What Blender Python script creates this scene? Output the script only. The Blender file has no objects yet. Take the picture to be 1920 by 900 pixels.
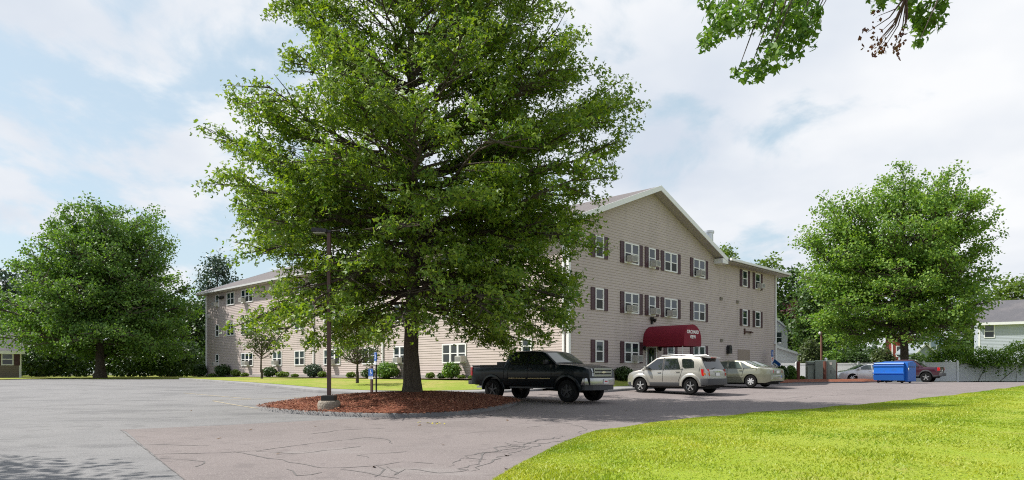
import bpy, bmesh, math, random
import numpy as np
from mathutils import Vector, Matrix
R = math.radians
rnd = random.Random(7)
S = bpy.context.scene
COL = S.collection

# ------------------------------------------------------------------ camera, sky, sun, exposure
EYE = 1.6
F = 1280.0
HZ = 698.0
cam = bpy.data.cameras.new("camera"); camo = bpy.data.objects.new("camera", cam); COL.objects.link(camo)
cam.sensor_width = 36; cam.lens = 24.0; cam.shift_y = (HZ - 450) / 1920.0
cam.clip_end = 3000; cam.clip_start = 0.05
camo.location = (0, 0, EYE); camo.rotation_euler = (R(90), 0, 0)
S.camera = camo

SUN_EL, SUN_AZ = 51.0, (-0.998, 0.06)          # sun stands to the left, a little behind the oak
sd = Vector((SUN_AZ[0] * math.cos(R(SUN_EL)), SUN_AZ[1] * math.cos(R(SUN_EL)), math.sin(R(SUN_EL)))).normalized()
sun = bpy.data.lights.new("sun", 'SUN'); suno = bpy.data.objects.new("sun", sun); COL.objects.link(suno)
sun.energy = 4.8; sun.angle = R(0.55); sun.color = (1.0, 0.965, 0.905)
suno.rotation_euler = sd.to_track_quat('Z', 'Y').to_euler()
suno.location = (-30, 10, 50)

W = bpy.data.worlds.new("World"); S.world = W; W.use_nodes = True
nt = W.node_tree; N = nt.nodes; L = nt.links; N.clear()
def wn(t, **k):
    n = N.new(t)
    for a, b in k.items(): setattr(n, a, b)
    return n
sky = wn('ShaderNodeTexSky', sky_type='NISHITA', sun_disc=False)
sky.sun_elevation = R(SUN_EL); sky.sun_rotation = math.atan2(sd.x, sd.y); sky.air_density = 1.0; sky.dust_density = 1.6; sky.ozone_density = 1.0
tc = wn('ShaderNodeTexCoord'); sep = wn('ShaderNodeSeparateXYZ'); L.new(tc.outputs['Generated'], sep.inputs[0])
def wmath(op, a, b=None, c=None):
    n = wn('ShaderNodeMath', operation=op)
    for i, v in enumerate((a, b, c)):
        if v is None: continue
        if isinstance(v, (int, float)): n.inputs[i].default_value = v
        else: L.new(v, n.inputs[i])
    return n.outputs[0]
zz = wmath('MAXIMUM', wmath('ADD', sep.outputs[2], 0.30), 0.05)
u = wmath('DIVIDE', sep.outputs[0], zz); v = wmath('DIVIDE', sep.outputs[1], zz)
cmb = wn('ShaderNodeCombineXYZ'); L.new(u, cmb.inputs[0]); L.new(v, cmb.inputs[1])
mp = wn('ShaderNodeMapping'); L.new(cmb.outputs[0], mp.inputs[0])
mp.inputs['Rotation'].default_value = (0, 0, R(-25)); mp.inputs['Scale'].default_value = (1.0, 0.85, 1); mp.inputs['Location'].default_value = (3.1, 1.7, 0)
n1 = wn('ShaderNodeTexNoise'); n1.inputs['Scale'].default_value = 2.9; n1.inputs['Detail'].default_value = 10; n1.inputs['Roughness'].default_value = 0.56; n1.inputs['Distortion'].default_value = 0.25
L.new(mp.outputs[0], n1.inputs['Vector'])
n2 = wn('ShaderNodeTexNoise'); n2.inputs['Scale'].default_value = 1.3; n2.inputs['Detail'].default_value = 5; n2.inputs['Roughness'].default_value = 0.5
mp2 = wn('ShaderNodeMapping'); L.new(cmb.outputs[0], mp2.inputs[0]); mp2.inputs['Location'].default_value = (9.0, 4.2, 0)
L.new(mp2.outputs[0], n2.inputs['Vector'])
# more cloud towards the right
bias = wmath('MULTIPLY', wmath('ADD', sep.outputs[0], 0.25), 0.16)
dens = wmath('ADD', n1.outputs[0], bias)
rmp = wn('ShaderNodeMapRange'); rmp.interpolation_type = 'SMOOTHSTEP'
rmp.inputs[1].default_value = 0.41; rmp.inputs[2].default_value = 0.55; L.new(dens, rmp.inputs[0])
# cloud colour: white thin edges, greyer thick bodies
cr = wn('ShaderNodeValToRGB'); L.new(n2.outputs[0], cr.inputs[0])
cr.color_ramp.elements[0].position = 0.34; cr.color_ramp.elements[0].color = (4.9, 5.4, 6.15, 1)
cr.color_ramp.elements[1].position = 0.60; cr.color_ramp.elements[1].color = (7.1, 7.2, 7.35, 1)
# pale veil over the clear parts
veil = wn('ShaderNodeMixRGB'); front = wn('ShaderNodeMapRange'); front.interpolation_type = 'SMOOTHSTEP'; front.inputs[1].default_value = -0.35; front.inputs[2].default_value = 0.45; L.new(sep.outputs[1], front.inputs[0])
L.new(wmath('MULTIPLY', front.outputs[0], 0.60), veil.inputs[0]); L.new(sky.outputs[0], veil.inputs[1]); veil.inputs[2].default_value = (5.3, 6.5, 7.1, 1)
mx = wn('ShaderNodeMixRGB'); L.new(wmath('MULTIPLY', rmp.outputs[0], wmath('ADD', wmath('MULTIPLY', front.outputs[0], 0.35), 0.65)), mx.inputs[0]); L.new(veil.outputs[0], mx.inputs[1]); L.new(cr.outputs[0], mx.inputs[2])
bg = wn('ShaderNodeBackground'); bg.inputs[1].default_value = 0.1; L.new(mx.outputs[0], bg.inputs[0])
wo = wn('ShaderNodeOutputWorld'); L.new(bg.outputs[0], wo.inputs[0])

S.view_settings.view_transform = 'Standard'; S.view_settings.look = 'None'
S.view_settings.gamma = 1.0; S.view_settings.use_curve_mapping = False
S.view_settings.exposure = 0.45
S.render.engine = 'CYCLES'
S.cycles.max_bounces = 8; S.cycles.transmission_bounces = 4; S.cycles.transparent_max_bounces = 6
S.cycles.use_denoising = False
S.cycles.filter_width = 1.1
S.cycles.sample_clamp_indirect = 4.0

# ------------------------------------------------------------------ helpers
def tag(o, label=None, cat=None, group=None, kind=None):
    if label: o['label'] = label
    if cat: o['category'] = cat
    if group: o['group'] = group
    if kind: o['kind'] = kind
    return o

def empty(name, loc, rz=0.0, label=None, cat=None, group=None):
    o = bpy.data.objects.new(name, None); COL.objects.link(o)
    o.location = loc; o.rotation_euler = (0, 0, rz); o.empty_display_size = 0.2
    return tag(o, label, cat, group)

class MB:
    def __init__(self): self.v = []; self.f = []; self.m = []; self.mi = 0
    def quad(self, *p):
        b = len(self.v); self.v += [tuple(x) for x in p]; self.f.append(tuple(range(b, b + len(p)))); self.m.append(self.mi)
    def pf(self, vs, fs):
        b = len(self.v); self.v += [tuple(x) for x in vs]
        for f in fs: self.f.append(tuple(b + i for i in f)); self.m.append(self.mi)
    def hexa(self, c):      # 8 corners: bottom 4 ccw, top 4 ccw
        self.pf(c, [(3, 2, 1, 0), (4, 5, 6, 7), (0, 1, 5, 4), (1, 2, 6, 5), (2, 3, 7, 6), (3, 0, 4, 7)])
    def box(self, x0, x1, y0, y1, z0, z1):
        self.hexa([(x0, y0, z0), (x1, y0, z0), (x1, y1, z0), (x0, y1, z0), (x0, y0, z1), (x1, y0, z1), (x1, y1, z1), (x0, y1, z1)])
    def mbox(self, fn, a0, a1, b0, b1, c0, c1):     # box through a mapping function
        self.hexa([fn(a0, b0, c0), fn(a1, b0, c0), fn(a1, b1, c0), fn(a0, b1, c0), fn(a0, b0, c1), fn(a1, b0, c1), fn(a1, b1, c1), fn(a0, b1, c1)])
    def tube(self, pts, rad, n=6, cap=True):
        pts = [Vector(p) for p in pts]
        if isinstance(rad, (int, float)): rad = [rad] * len(pts)
        b = len(self.v); prev = None
        for i, p in enumerate(pts):
            t = (pts[min(i + 1, len(pts) - 1)] - pts[max(i - 1, 0)])
            if t.length < 1e-9: t = Vector((0, 0, 1))
            t.normalize()
            if prev is None:
                a = Vector((1, 0, 0)) if abs(t.x) < 0.8 else Vector((0, 1, 0))
                a = (a - t * a.dot(t)).normalized()
            else:
                a = prev - t * prev.dot(t)
                a = a.normalized() if a.length > 1e-6 else t.orthogonal().normalized()
            prev = a; c = t.cross(a)
            for k in range(n):
                w = 2 * math.pi * k / n
                q = p + (a * math.cos(w) + c * math.sin(w)) * rad[i]
                self.v.append(tuple(q))
        for i in range(len(pts) - 1):
            for k in range(n):
                k2 = (k + 1) % n
                self.f.append((b + i * n + k, b + i * n + k2, b + (i + 1) * n + k2, b + (i + 1) * n + k)); self.m.append(self.mi)
        if cap:
            self.f.append(tuple(b + k for k in range(n))[::-1]); self.m.append(self.mi)
            e = b + (len(pts) - 1) * n
            self.f.append(tuple(e + k for k in range(n))); self.m.append(self.mi)
    def prism(self, poly, fn, d0, d1):      # poly (a,b), fn(a,b,d)
        n = len(poly)
        vs = [fn(a, b, d0) for a, b in poly] + [fn(a, b, d1) for a, b in poly]
        fs = [tuple(range(n))[::-1], tuple(range(n, 2 * n))] + [(i, (i + 1) % n, n + (i + 1) % n, n + i) for i in range(n)]
        self.pf(vs, fs)
    def lathe(self, prof, c, axis='Z', n=20, cap=True):   # prof: (r, h)
        b = len(self.v)
        for r, h in prof:
            for k in range(n):
                w = 2 * math.pi * k / n; a, d = r * math.cos(w), r * math.sin(w)
                if axis == 'Z': p = (c[0] + a, c[1] + d, c[2] + h)
                elif axis == 'Y': p = (c[0] + a, c[1] + h, c[2] + d)
                else: p = (c[0] + h, c[1] + a, c[2] + d)
                self.v.append(p)
        for i in range(len(prof) - 1):
            for k in range(n):
                k2 = (k + 1) % n
                self.f.append((b + i * n + k, b + i * n + k2, b + (i + 1) * n + k2, b + (i + 1) * n + k)); self.m.append(self.mi)
        if not cap: return
        self.f.append(tuple(b + k for k in range(n))[::-1]); self.m.append(self.mi)
        e = b + (len(prof) - 1) * n
        self.f.append(tuple(e + k for k in range(n))); self.m.append(self.mi)
    def build(self, name, mats, parent=None, smooth=None, bevel=0, loc=None):
        me = bpy.data.meshes.new(name); me.from_pydata(self.v, [], self.f)
        if not isinstance(mats, (list, tuple)): mats = [mats]
        for m in mats: me.materials.append(m)
        me.polygons.foreach_set('material_index', self.m)
        bm = bmesh.new(); bm.from_mesh(me)
        bmesh.ops.recalc_face_normals(bm, faces=bm.faces)
        if bevel:
            ed = [e for e in bm.edges if len(e.link_faces) == 2 and e.calc_face_angle(0) > 0.6]
            bmesh.ops.bevel(bm, geom=ed, offset=bevel, segments=2, profile=0.7, affect='EDGES', clamp_overlap=True)
        bm.to_mesh(me); bm.free()
        if smooth is not None:
            me.polygons.foreach_set('use_smooth', [True] * len(me.polygons)); me.set_sharp_from_angle(angle=R(smooth))
        me.update()
        o = bpy.data.objects.new(name, me); COL.objects.link(o)
        if parent: o.parent = parent
        if loc: o.location = loc
        return o

# ------------------------------------------------------------------ materials
MC = {}
def mat(name, col, rough=0.6, metal=0.0, spec=0.5, noise=None, bump=None, coat=0.0, col2=None, nscale=4.0, detail=6, lo=0.35, hi=0.65):
    if name in MC: return MC[name]
    m = bpy.data.materials.new(name); m.use_nodes = True; MC[name] = m
    t = m.node_tree; b = t.nodes['Principled BSDF']
    b.inputs['Base Color'].default_value = (*col, 1); b.inputs['Roughness'].default_value = rough
    b.inputs['Metallic'].default_value = metal; b.inputs['Specular IOR Level'].default_value = spec
    if coat: b.inputs['Coat Weight'].default_value = coat; b.inputs['Coat Roughness'].default_value = 0.03
    tcn = t.nodes.new('ShaderNodeTexCoord')
    if col2 is not None:
        nz = t.nodes.new('ShaderNodeTexNoise'); nz.inputs['Scale'].default_value = nscale; nz.inputs['Detail'].default_value = detail; nz.inputs['Roughness'].default_value = 0.6
        t.links.new(tcn.outputs['Object'], nz.inputs['Vector'])
        r = t.nodes.new('ShaderNodeValToRGB'); r.color_ramp.elements[0].position = lo; r.color_ramp.elements[1].position = hi
        r.color_ramp.elements[0].color = (*col, 1); r.color_ramp.elements[1].color = (*col2, 1)
        t.links.new(nz.outputs[0], r.inputs[0]); t.links.new(r.outputs[0], b.inputs['Base Color'])
    if bump:
        sc, st, dist = bump
        nb = t.nodes.new('ShaderNodeTexNoise'); nb.inputs['Scale'].default_value = sc; nb.inputs['Detail'].default_value = 4
        t.links.new(tcn.outputs['Object'], nb.inputs['Vector'])
        bp = t.nodes.new('ShaderNodeBump'); bp.inputs['Strength'].default_value = st; bp.inputs['Distance'].default_value = dist
        t.links.new(nb.outputs[0], bp.inputs['Height']); t.links.new(bp.outputs[0], b.inputs['Normal'])
    return m

def layered(name, base, layers, rough=0.9, bump=None):
    """base colour with noise layers: (scale, detail, lo, hi, colour, strength)"""
    m = bpy.data.materials.new(name); m.use_nodes = True; MC[name] = m
    t = m.node_tree; b = t.nodes['Principled BSDF']; b.inputs['Roughness'].default_value = rough; b.inputs['Specular IOR Level'].default_value = 0.25
    tcn = t.nodes.new('ShaderNodeTexCoord')
    cur = None
    for i, ly in enumerate(layers):
        sc, de, lo, hi, c, st = ly[:6]
        mpn = t.nodes.new('ShaderNodeMapping'); mpn.inputs['Location'].default_value = (i * 7.3, i * 3.1, 0)
        if len(ly) > 6: mpn.inputs['Scale'].default_value = ly[6]
        if len(ly) > 7: mpn.inputs['Rotation'].default_value = (0, 0, ly[7])
        t.links.new(tcn.outputs['Object'], mpn.inputs[0])
        nz = t.nodes.new('ShaderNodeTexNoise'); nz.inputs['Scale'].default_value = sc; nz.inputs['Detail'].default_value = de; nz.inputs['Roughness'].default_value = 0.6
        t.links.new(mpn.outputs[0], nz.inputs['Vector'])
        mr = t.nodes.new('ShaderNodeMapRange'); mr.inputs[1].default_value = lo; mr.inputs[2].default_value = hi; mr.inputs[4].default_value = st; mr.interpolation_type = 'SMOOTHSTEP'
        t.links.new(nz.outputs[0], mr.inputs[0])
        mxn = t.nodes.new('ShaderNodeMixRGB'); t.links.new(mr.outputs[0], mxn.inputs[0])
        if cur is None: mxn.inputs[1].default_value = (*base, 1)
        else: t.links.new(cur, mxn.inputs[1])
        mxn.inputs[2].default_value = (*c, 1); cur = mxn.outputs[0]
    t.links.new(cur, b.inputs['Base Color'])
    if bump:
        sc, st, dist = bump
        nb = t.nodes.new('ShaderNodeTexNoise'); nb.inputs['Scale'].default_value = sc; nb.inputs['Detail'].default_value = 5
        t.links.new(tcn.outputs['Object'], nb.inputs['Vector'])
        bp = t.nodes.new('ShaderNodeBump'); bp.inputs['Strength'].default_value = st; bp.inputs['Distance'].default_value = dist
        t.links.new(nb.outputs[0], bp.inputs['Height']); t.links.new(bp.outputs[0], b.inputs['Normal'])
    return m

def leafmat(name, c1, c2, trans, tw=0.35, rough=0.45):
    m = bpy.data.materials.new(name); m.use_nodes = True; MC[name] = m
    t = m.node_tree; b = t.nodes['Principled BSDF']; b.inputs['Roughness'].default_value = rough; b.inputs['Specular IOR Level'].default_value = 0.4
    at = t.nodes.new('ShaderNodeAttribute'); at.attribute_name = 'rnd'
    r = t.nodes.new('ShaderNodeValToRGB'); r.color_ramp.elements[0].color = (*c1, 1); r.color_ramp.elements[1].color = (*c2, 1)
    t.links.new(at.outputs['Fac'], r.inputs[0]); t.links.new(r.outputs[0], b.inputs['Base Color'])
    tr = t.nodes.new('ShaderNodeBsdfTranslucent')
    mt = t.nodes.new('ShaderNodeMixRGB'); mt.blend_type = 'MULTIPLY'; mt.inputs[0].default_value = 1; t.links.new(r.outputs[0], mt.inputs[1]); mt.inputs[2].default_value = (*trans, 1)
    t.links.new(mt.outputs[0], tr.inputs[0])
    ms = t.nodes.new('ShaderNodeMixShader'); ms.inputs[0].default_value = tw
    t.links.new(b.outputs[0], ms.inputs[1]); t.links.new(tr.outputs[0], ms.inputs[2])
    t.links.new(ms.outputs[0], t.nodes['Material Output'].inputs[0])
    return m

asphalt_new = layered('asphalt_grey', (0.205, 0.20, 0.20), [
    (0.35, 5, .42, .68, (0.17, 0.167, 0.168), .8), (0.9, 5, .50, .66, (0.115, 0.113, 0.116), .75, (0.35, 1, 1), R(20)),
    (40, 3, .45, .75, (0.33, 0.323, 0.32), .7), (90, 2, .5, .72, (0.08, 0.08, 0.08), .6), (1.6, 6, .56, .66, (0.15, 0.147, 0.147), .6), (9, 4, .62, .72, (0.10, 0.10, 0.10), .5)], bump=(120, .25, .01))
asphalt_old = layered('asphalt_brown', (0.205, 0.176, 0.170), [
    (0.4, 5, .42, .66, (0.172, 0.148, 0.143), .8), (1.1, 5, .55, .75, (0.26, 0.24, 0.23), .5, (0.3, 1, 1), R(-20)),
    (45, 3, .48, .75, (0.33, 0.30, 0.285), .75), (80, 2, .52, .72, (0.08, 0.072, 0.07), .65), (2.2, 6, .56, .66, (0.15, 0.13, 0.127), .55), (11, 4, .62, .72, (0.09, 0.08, 0.08), .5)], bump=(120, .3, .01))
asphalt_kerb = layered('asphalt_kerb', (0.17, 0.165, 0.165), [(1.5, 5, .4, .7, (0.24, 0.235, 0.23), .8), (40, 3, .5, .75, (0.09, 0.09, 0.09), .5)], bump=(60, .4, .02))
walk_m = layered('walkway_asphalt', (0.27, 0.265, 0.265), [(0.6, 5, .4, .7, (0.21, 0.205, 0.205), .8), (45, 3, .5, .75, (0.36, 0.355, 0.35), .5)], bump=(90, .3, .01))
crack_m = mat('crack_tar', (0.122, 0.112, 0.108), 0.9)
grass_m = layered('grass_soil', (0.26, 0.34, 0.02), [(0.25, 5, .4, .62, (0.32, 0.36, 0.04), .8), (1.4, 6, .52, .74, (0.40, 0.34, 0.11), .6), (25, 4, .35, .7, (0.15, 0.24, 0.015), .6)], bump=(45, .8, .04))
grass_far = layered('grass_far', (0.22, 0.28, 0.03), [(0.5, 5, .42, .62, (0.34, 0.30, 0.085), .85), (6, 6, .4, .7, (0.13, 0.19, 0.02), .6)], bump=(30, .6, .03))
mulch_m = layered('red_mulch', (0.25, 0.085, 0.047), [(1.2, 5, .4, .65, (0.17, 0.055, 0.033), .7), (35, 4, .45, .68, (0.30, 0.12, 0.065), .8), (70, 3, .5, .7, (0.05, 0.018, 0.012), .8)], bump=(50, 1.0, .05))
white_paint = mat('white_vinyl', (0.78, 0.78, 0.77), 0.45)
white_trim = mat('white_trim', (0.80, 0.80, 0.80), 0.4)
siding_m = layered('tan_siding', (0.505, 0.43, 0.402), [(0.35, 4, .4, .7, (0.455, 0.385, 0.36), .8), (3, 5, .5, .75, (0.55, 0.475, 0.445), .5, (0.2, 0.2, 6)), (1.6, 5, .5, .72, (0.40, 0.345, 0.32), .5, (1, 1, .12))], rough=.55, bump=(60, .06, .01))
shutter_m = mat('burgundy_shutter', (0.058, 0.018, 0.026), 0.5)
roof_m = layered('asphalt_shingle', (0.14, 0.125, 0.125), [(0.5, 4, .4, .7, (0.11, 0.10, 0.10), .7), (14, 4, .4, .65, (0.22, 0.20, 0.195), .7, (1, 3, 3)), (40, 2, .5, .7, (0.06, 0.055, 0.055), .6)], bump=(30, .5, .02))
soffit_m = mat('soffit_beige', (0.42, 0.38, 0.35), 0.6)
glass_m = mat('window_glass', (0.014, 0.024, 0.032), 0.03, 0.0, .7)
glass_blind = mat('window_with_blind', (0.075, 0.095, 0.10), 0.06, 0.0, 0.7, col2=(0.02, 0.032, 0.04), nscale=1.5)
screen_m = mat('insect_screen', (0.022, 0.024, 0.026), 0.5, 0.0, 0.4)
ac_m = mat('ac_casing', (0.56, 0.54, 0.50), 0.5)
ac_grille = mat('ac_grille', (0.15, 0.155, 0.155), 0.6)
steel_m = mat('galvanised_steel', (0.62, 0.63, 0.64), 0.35, 0.85)
black_m = mat('black_plastic', (0.012, 0.012, 0.013), 0.5)
brown_metal = mat('brown_painted_metal', (0.085, 0.04, 0.032), 0.45)
canvas_m = layered('burgundy_canvas', (0.21, 0.014, 0.030), [(0.8, 4, .45, .7, (0.17, 0.034, 0.040), .7), (6, 4, .5, .75, (0.25, 0.032, 0.048), .4)], rough=.75)
blue_sign = mat('sign_blue', (0.015, 0.09, 0.36), 0.4)
sign_white = mat('sign_white', (0.8, 0.8, 0.8), 0.4)
sign_red = mat('sign_red', (0.55, 0.03, 0.04), 0.4)
door_m = mat('brown_door', (0.055, 0.03, 0.025), 0.45)
bark_m = layered('bark', (0.085, 0.068, 0.052), [(3, 5, .4, .7, (0.05, 0.04, 0.031), .8, (4, 4, .5)), (14, 4, .45, .7, (0.15, 0.125, 0.10), .6, (2, 2, .3))], bump=(16, 1.0, .06))
concrete_m = layered('weathered_concrete', (0.25, 0.215, 0.17), [(5, 5, .4, .65, (0.20, 0.17, 0.135), .8), (30, 3, .45, .7, (0.44, 0.40, 0.35), .6)], bump=(25, .8, .04))

# ------------------------------------------------------------------ ground height and pixel rays
_ty = np.arange(-40, 500, 0.5)
_sm = lambda a: np.convolve(np.pad(a, 5, mode='edge'), np.ones(11) / 11, mode='valid')
_tl = _sm(np.interp(_ty, [-40, 0, 27, 31, 37, 44, 57, 70, 500], [-.5, 0, .46, .62, .84, .92, 1.0, 1.06, 1.06]))
_tr = _sm(np.interp(_ty, [-40, 0, 27, 31, 37, 44, 66, 90, 500], [-.5, 0, .46, .62, .84, .92, .68, .66, .66]))
def g(x, y):
    w = min(max((x - 5) / 15.0, 0), 1); w = w * w * (3 - 2 * w)
    return float(np.interp(y, _ty, _tl)) * (1 - w) + float(np.interp(y, _ty, _tr)) * w
def gp(px, py, dz=0.0):
    """the point of the ground seen along one ray of the camera"""
    k = (py - HZ) / F; a = (px - 960) / F; y0, y1 = 3.0, 120.0
    for _ in range(50):
        y = (y0 + y1) / 2
        if EYE - k * y > g(a * y, y) + dz: y0 = y
        else: y1 = y
    return Vector((a * y0, y0, g(a * y0, y0) + dz))
def at(px, py, Y):
    return Vector(((px - 960) / F * Y, Y, EYE + (HZ - py) / F * Y))

def resample(pts, n):
    pts = [Vector(p) for p in pts]; d = [0]
    for a, b in zip(pts, pts[1:]): d.append(d[-1] + (b - a).length)
    return [Vector([np.interp(d[-1] * i / (n - 1), d, [p[k] for p in pts]) for k in range(len(pts[0]))]) for i in range(n)]
def smooth_path(pts, n, it=3):
    q = [Vector(p) for p in pts]
    for _ in range(it):
        r = [q[0]]
        for a, b in zip(q, q[1:]): r += [a * .75 + b * .25, a * .25 + b * .75]
        r.append(q[-1]); q = r
    return resample(q, n)

# ------------------------------------------------------------------ terrain, parking lot, kerbs, lawns
def sheet(name, xs, ys, fn, m, dz):
    b = MB(); nx, ny = len(xs), len(ys)
    b.v = [(x, y, fn(x, y) + dz) for y in ys for x in xs]
    for j in range(ny - 1):
        for i in range(nx - 1):
            b.f.append((j * nx + i, j * nx + i + 1, (j + 1) * nx + i + 1, (j + 1) * nx + i)); b.m.append(0)
    o = b.build(name, m, smooth=40); return tag(o, kind='structure')
xs = [-1500, -500, -200, -120] + list(np.arange(-90, 91, 5.0)) + [120, 200, 500, 1500]
ys = [-600, -150, -60, -30] + list(np.arange(-20, 91, 2.0)) + [110, 150, 250, 600, 1800]
sheet('ground', xs, ys, g, layered('dry_ground', (0.12, 0.115, 0.085), [(.05, 5, .4, .65, (0.09, 0.115, 0.05), .8), (1.5, 5, .4, .7, (0.15, 0.14, 0.10), .5)]), -0.08)
sheet('parking_lot', list(np.arange(-75, 76, 2.5)), list(np.arange(-8, 75, 1.0)), g, asphalt_new, 0.0)
# older brownish pavement: its left edge runs to the camera's left, its far edge past the island
def patch(name, left, right, m, dz, n=40, k=16):
    A = resample(left, n); B = resample(right, n); b = MB()
    for i in range(n):
        for j in range(k + 1):
            p = A[i].lerp(B[i], j / k); b.v.append((p.x, p.y, g(p.x, p.y) + dz))
    for i in range(n - 1):
        for j in range(k):
            q = i * (k + 1) + j; b.f.append((q, q + 1, q + k + 2, q + k + 1)); b.m.append(0)
    return tag(b.build(name, m, smooth=40), kind='structure')
pA = gp(225, 806); pB = gp(345, 900); pB2 = pB + (pB - pA) * 0.9
pC = gp(430, 797); pD = gp(640, 786)
patch('pavement', [pB2, pB, pA + Vector((.3, -.3, 0)), pA], [Vector((12, 0, 0)), Vector((14, 8, 0)), Vector((20, 17, 0)), Vector((20, 17.5, 0))], asphalt_old, 0.004, n=30, k=24)
patch('pavement', [pA, pC, pD, Vector((-3, 20.5, 0)), Vector((-1, 23, 0)), Vector((-2, 30, 0)), Vector((-3.5, 36, 0))],
      [Vector((20, 17.5, 0)), Vector((24, 22, 0)), Vector((30, 28, 0)), Vector((34, 34, 0)), Vector((38, 40, 0)), Vector((46, 52, 0)), Vector((56, 62, 0))], asphalt_old, 0.004, n=44, k=30)

# lawn in the right foreground, raised behind an asphalt kerb
edge_px = [(948, 900), (1014, 856), (1108, 812), (1204, 796), (1300, 786), (1400, 778), (1500, 770), (1600, 761), (1700, 751), (1830, 737), (1925, 724)]
edge = [Vector((-.75, -3, 0)), Vector((-.75, 3, 0)), Vector((-.6, 7, 0))] + [gp(x, y, .10) for x, y in edge_px] + [Vector((38, 47, 0)), Vector((52, 56, 0)), Vector((75, 60, 0))]
edge = smooth_path([Vector((p.x, p.y, 0)) for p in edge], 150, 2)
far_ = resample([Vector((75, -12, 0)), Vector((80, 40, 0)), Vector((80, 58, 0))], 150)
def lawn_h(d): return .10 + .12 * (1 - math.exp(-d * .35))
SS = [0, .004, .01, .02, .035, .055, .08, .11, .15, .2, .27, .36, .5, .7, 1]
b = MB()
for i in range(150):
    for s in SS:
        p = edge[i].lerp(far_[i], s); d = (p - edge[i]).length
        b.v.append((p.x, p.y, g(p.x, p.y) + lawn_h(d) + .02 * math.sin(p.x * 1.3 + 1) * math.sin(p.y * .9)))
for i in range(149):
    for j in range(len(SS) - 1):
        q = i * len(SS) + j; b.f.append((q, q + 1, q + len(SS) + 1, q + len(SS))); b.m.append(0)
LAWN = b.build('lawn', grass_m, smooth=60); tag(LAWN, kind='structure')

def kerb(name, path, w, h, m=asphalt_kerb, side=1):
    n = len(path); b = MB()
    for i, p in enumerate(path):
        t = path[min(i + 1, n - 1)] - path[max(i - 1, 0)]; t.z = 0; t.normalize(); nn = Vector((-t.y, t.x, 0)) * side
        for o_, z in ((0, -.06), (0.02, h * .75), (.06, h), (w, h), (w, -.06)):
            q = p + nn * o_; b.v.append((q.x, q.y, g(q.x, q.y) + z))
    for i in range(n - 1):
        for k in range(4):
            q = i * 5 + k; b.f.append((q, q + 1, q + 6, q + 5)); b.m.append(0)
    b.f.append(tuple(range(5))); b.f.append(tuple((n - 1) * 5 + k for k in range(5))); b.m += [0, 0]
    return tag(b.build(name, m, smooth=50), kind='structure')
kerb('kerb', [p.copy() for p in edge if p.y > -2], .14, .085, side=1)

def strip_lawn(name, A, B, m, n=40, k=6):
    A = resample(A, n); B = resample(B, n); b = MB()
    for i in range(n):
        for j in range(k + 1): b.v.append(tuple(A[i].lerp(B[i], j / k)))
    for i in range(n - 1):
        for j in range(k):
            q = i * (k + 1) + j; b.f.append((q, q + 1, q + k + 2, q + k + 1)); b.m.append(0)
    return tag(b.build(name, m, smooth=60), kind='structure')

# ------------------------------------------------------------------ the apartment building
CX, CY = 2.9, 35.0
d2 = Vector((0.695, 0.719, 0)).normalized(); d1 = Vector((-d2.y, d2.x, 0))
ZB = EYE - 0.42                                    # wall base
BROT = math.atan2(d2.y, d2.x)
def fx(px):     # local x on the front wall seen at this column of the photo
    a = (px - 960) / F; return (a * CY - CX) / (d2.x - a * d2.y)
def ly(px):     # local y on the left wall
    a = (px - 960) / F; return (a * CY - CX) / (d1.x - a * d1.y)
FRONT_L, LEFT_L, GAB = fx(1455), ly(386), fx(1346)
WEV = EYE + 7.72 - ZB                               # wall height at the eaves, above the base
APX = fx(1222); PITCH = (EYE + 10.72 - ZB - WEV) / APX
def bl(x, y, z=0.0):
    p = Vector((CX, CY, ZB)) + d2 * x + d1 * y; p.z = ZB + z; return p
BLD = empty('apartment_building', (CX, CY, ZB), BROT, 'three storey tan apartment building with vinyl siding, burgundy shutters and a dark red entrance awning', 'building')
WF = lambda a, o, z: (a, -o, z)       # front wall: along, out, up
WL = lambda a, o, z: (-o, a, z)       # left wall
def siding(name, fn, a0, a1, z0, topfn, lap=0.15):
    b = MB(); z = z0; i = 0
    zmax = max(topfn(a0 + (a1 - a0) * k / 200)[0] for k in range(201))
    while z < zmax:
        z1 = z + lap
        # horizontal extent where the wall reaches this row
        aa = [a0 + (a1 - a0) * k / 600 for k in range(601)]
        ok = [a for a in aa if topfn(a)[0] >= z + 1e-4]
        ok1 = [a for a in aa if topfn(a)[0] >= min(z1, zmax)] or ok
        if not ok: break
        l0, r0 = ok[0], ok[-1]; l1, r1 = ok1[0], ok1[-1]
        b.quad(fn(l0, .021, z), fn(r0, .021, z), fn(r1, .002, z1), fn(l1, .002, z1))
        b.quad(fn(l0, .002, z), fn(r0, .002, z), fn(r0, .021, z), fn(l0, .021, z))
        z = z1; i += 1
    return b
def top_front(a):
    if a <= GAB: return (WEV + PITCH * max(0, APX - abs(a - APX)) if abs(a - APX) < APX else WEV,)
    return (WEV,)
GABW = 2 * APX
sb = siding('wall', WF, 0, FRONT_L, 0.25, top_front)
sb2 = siding('wall', WL, 0, LEFT_L, 0.25, lambda a: (WEV,))
o = sb.build('wall', siding_m, BLD); sb2.build('wall', siding_m, BLD)
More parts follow.
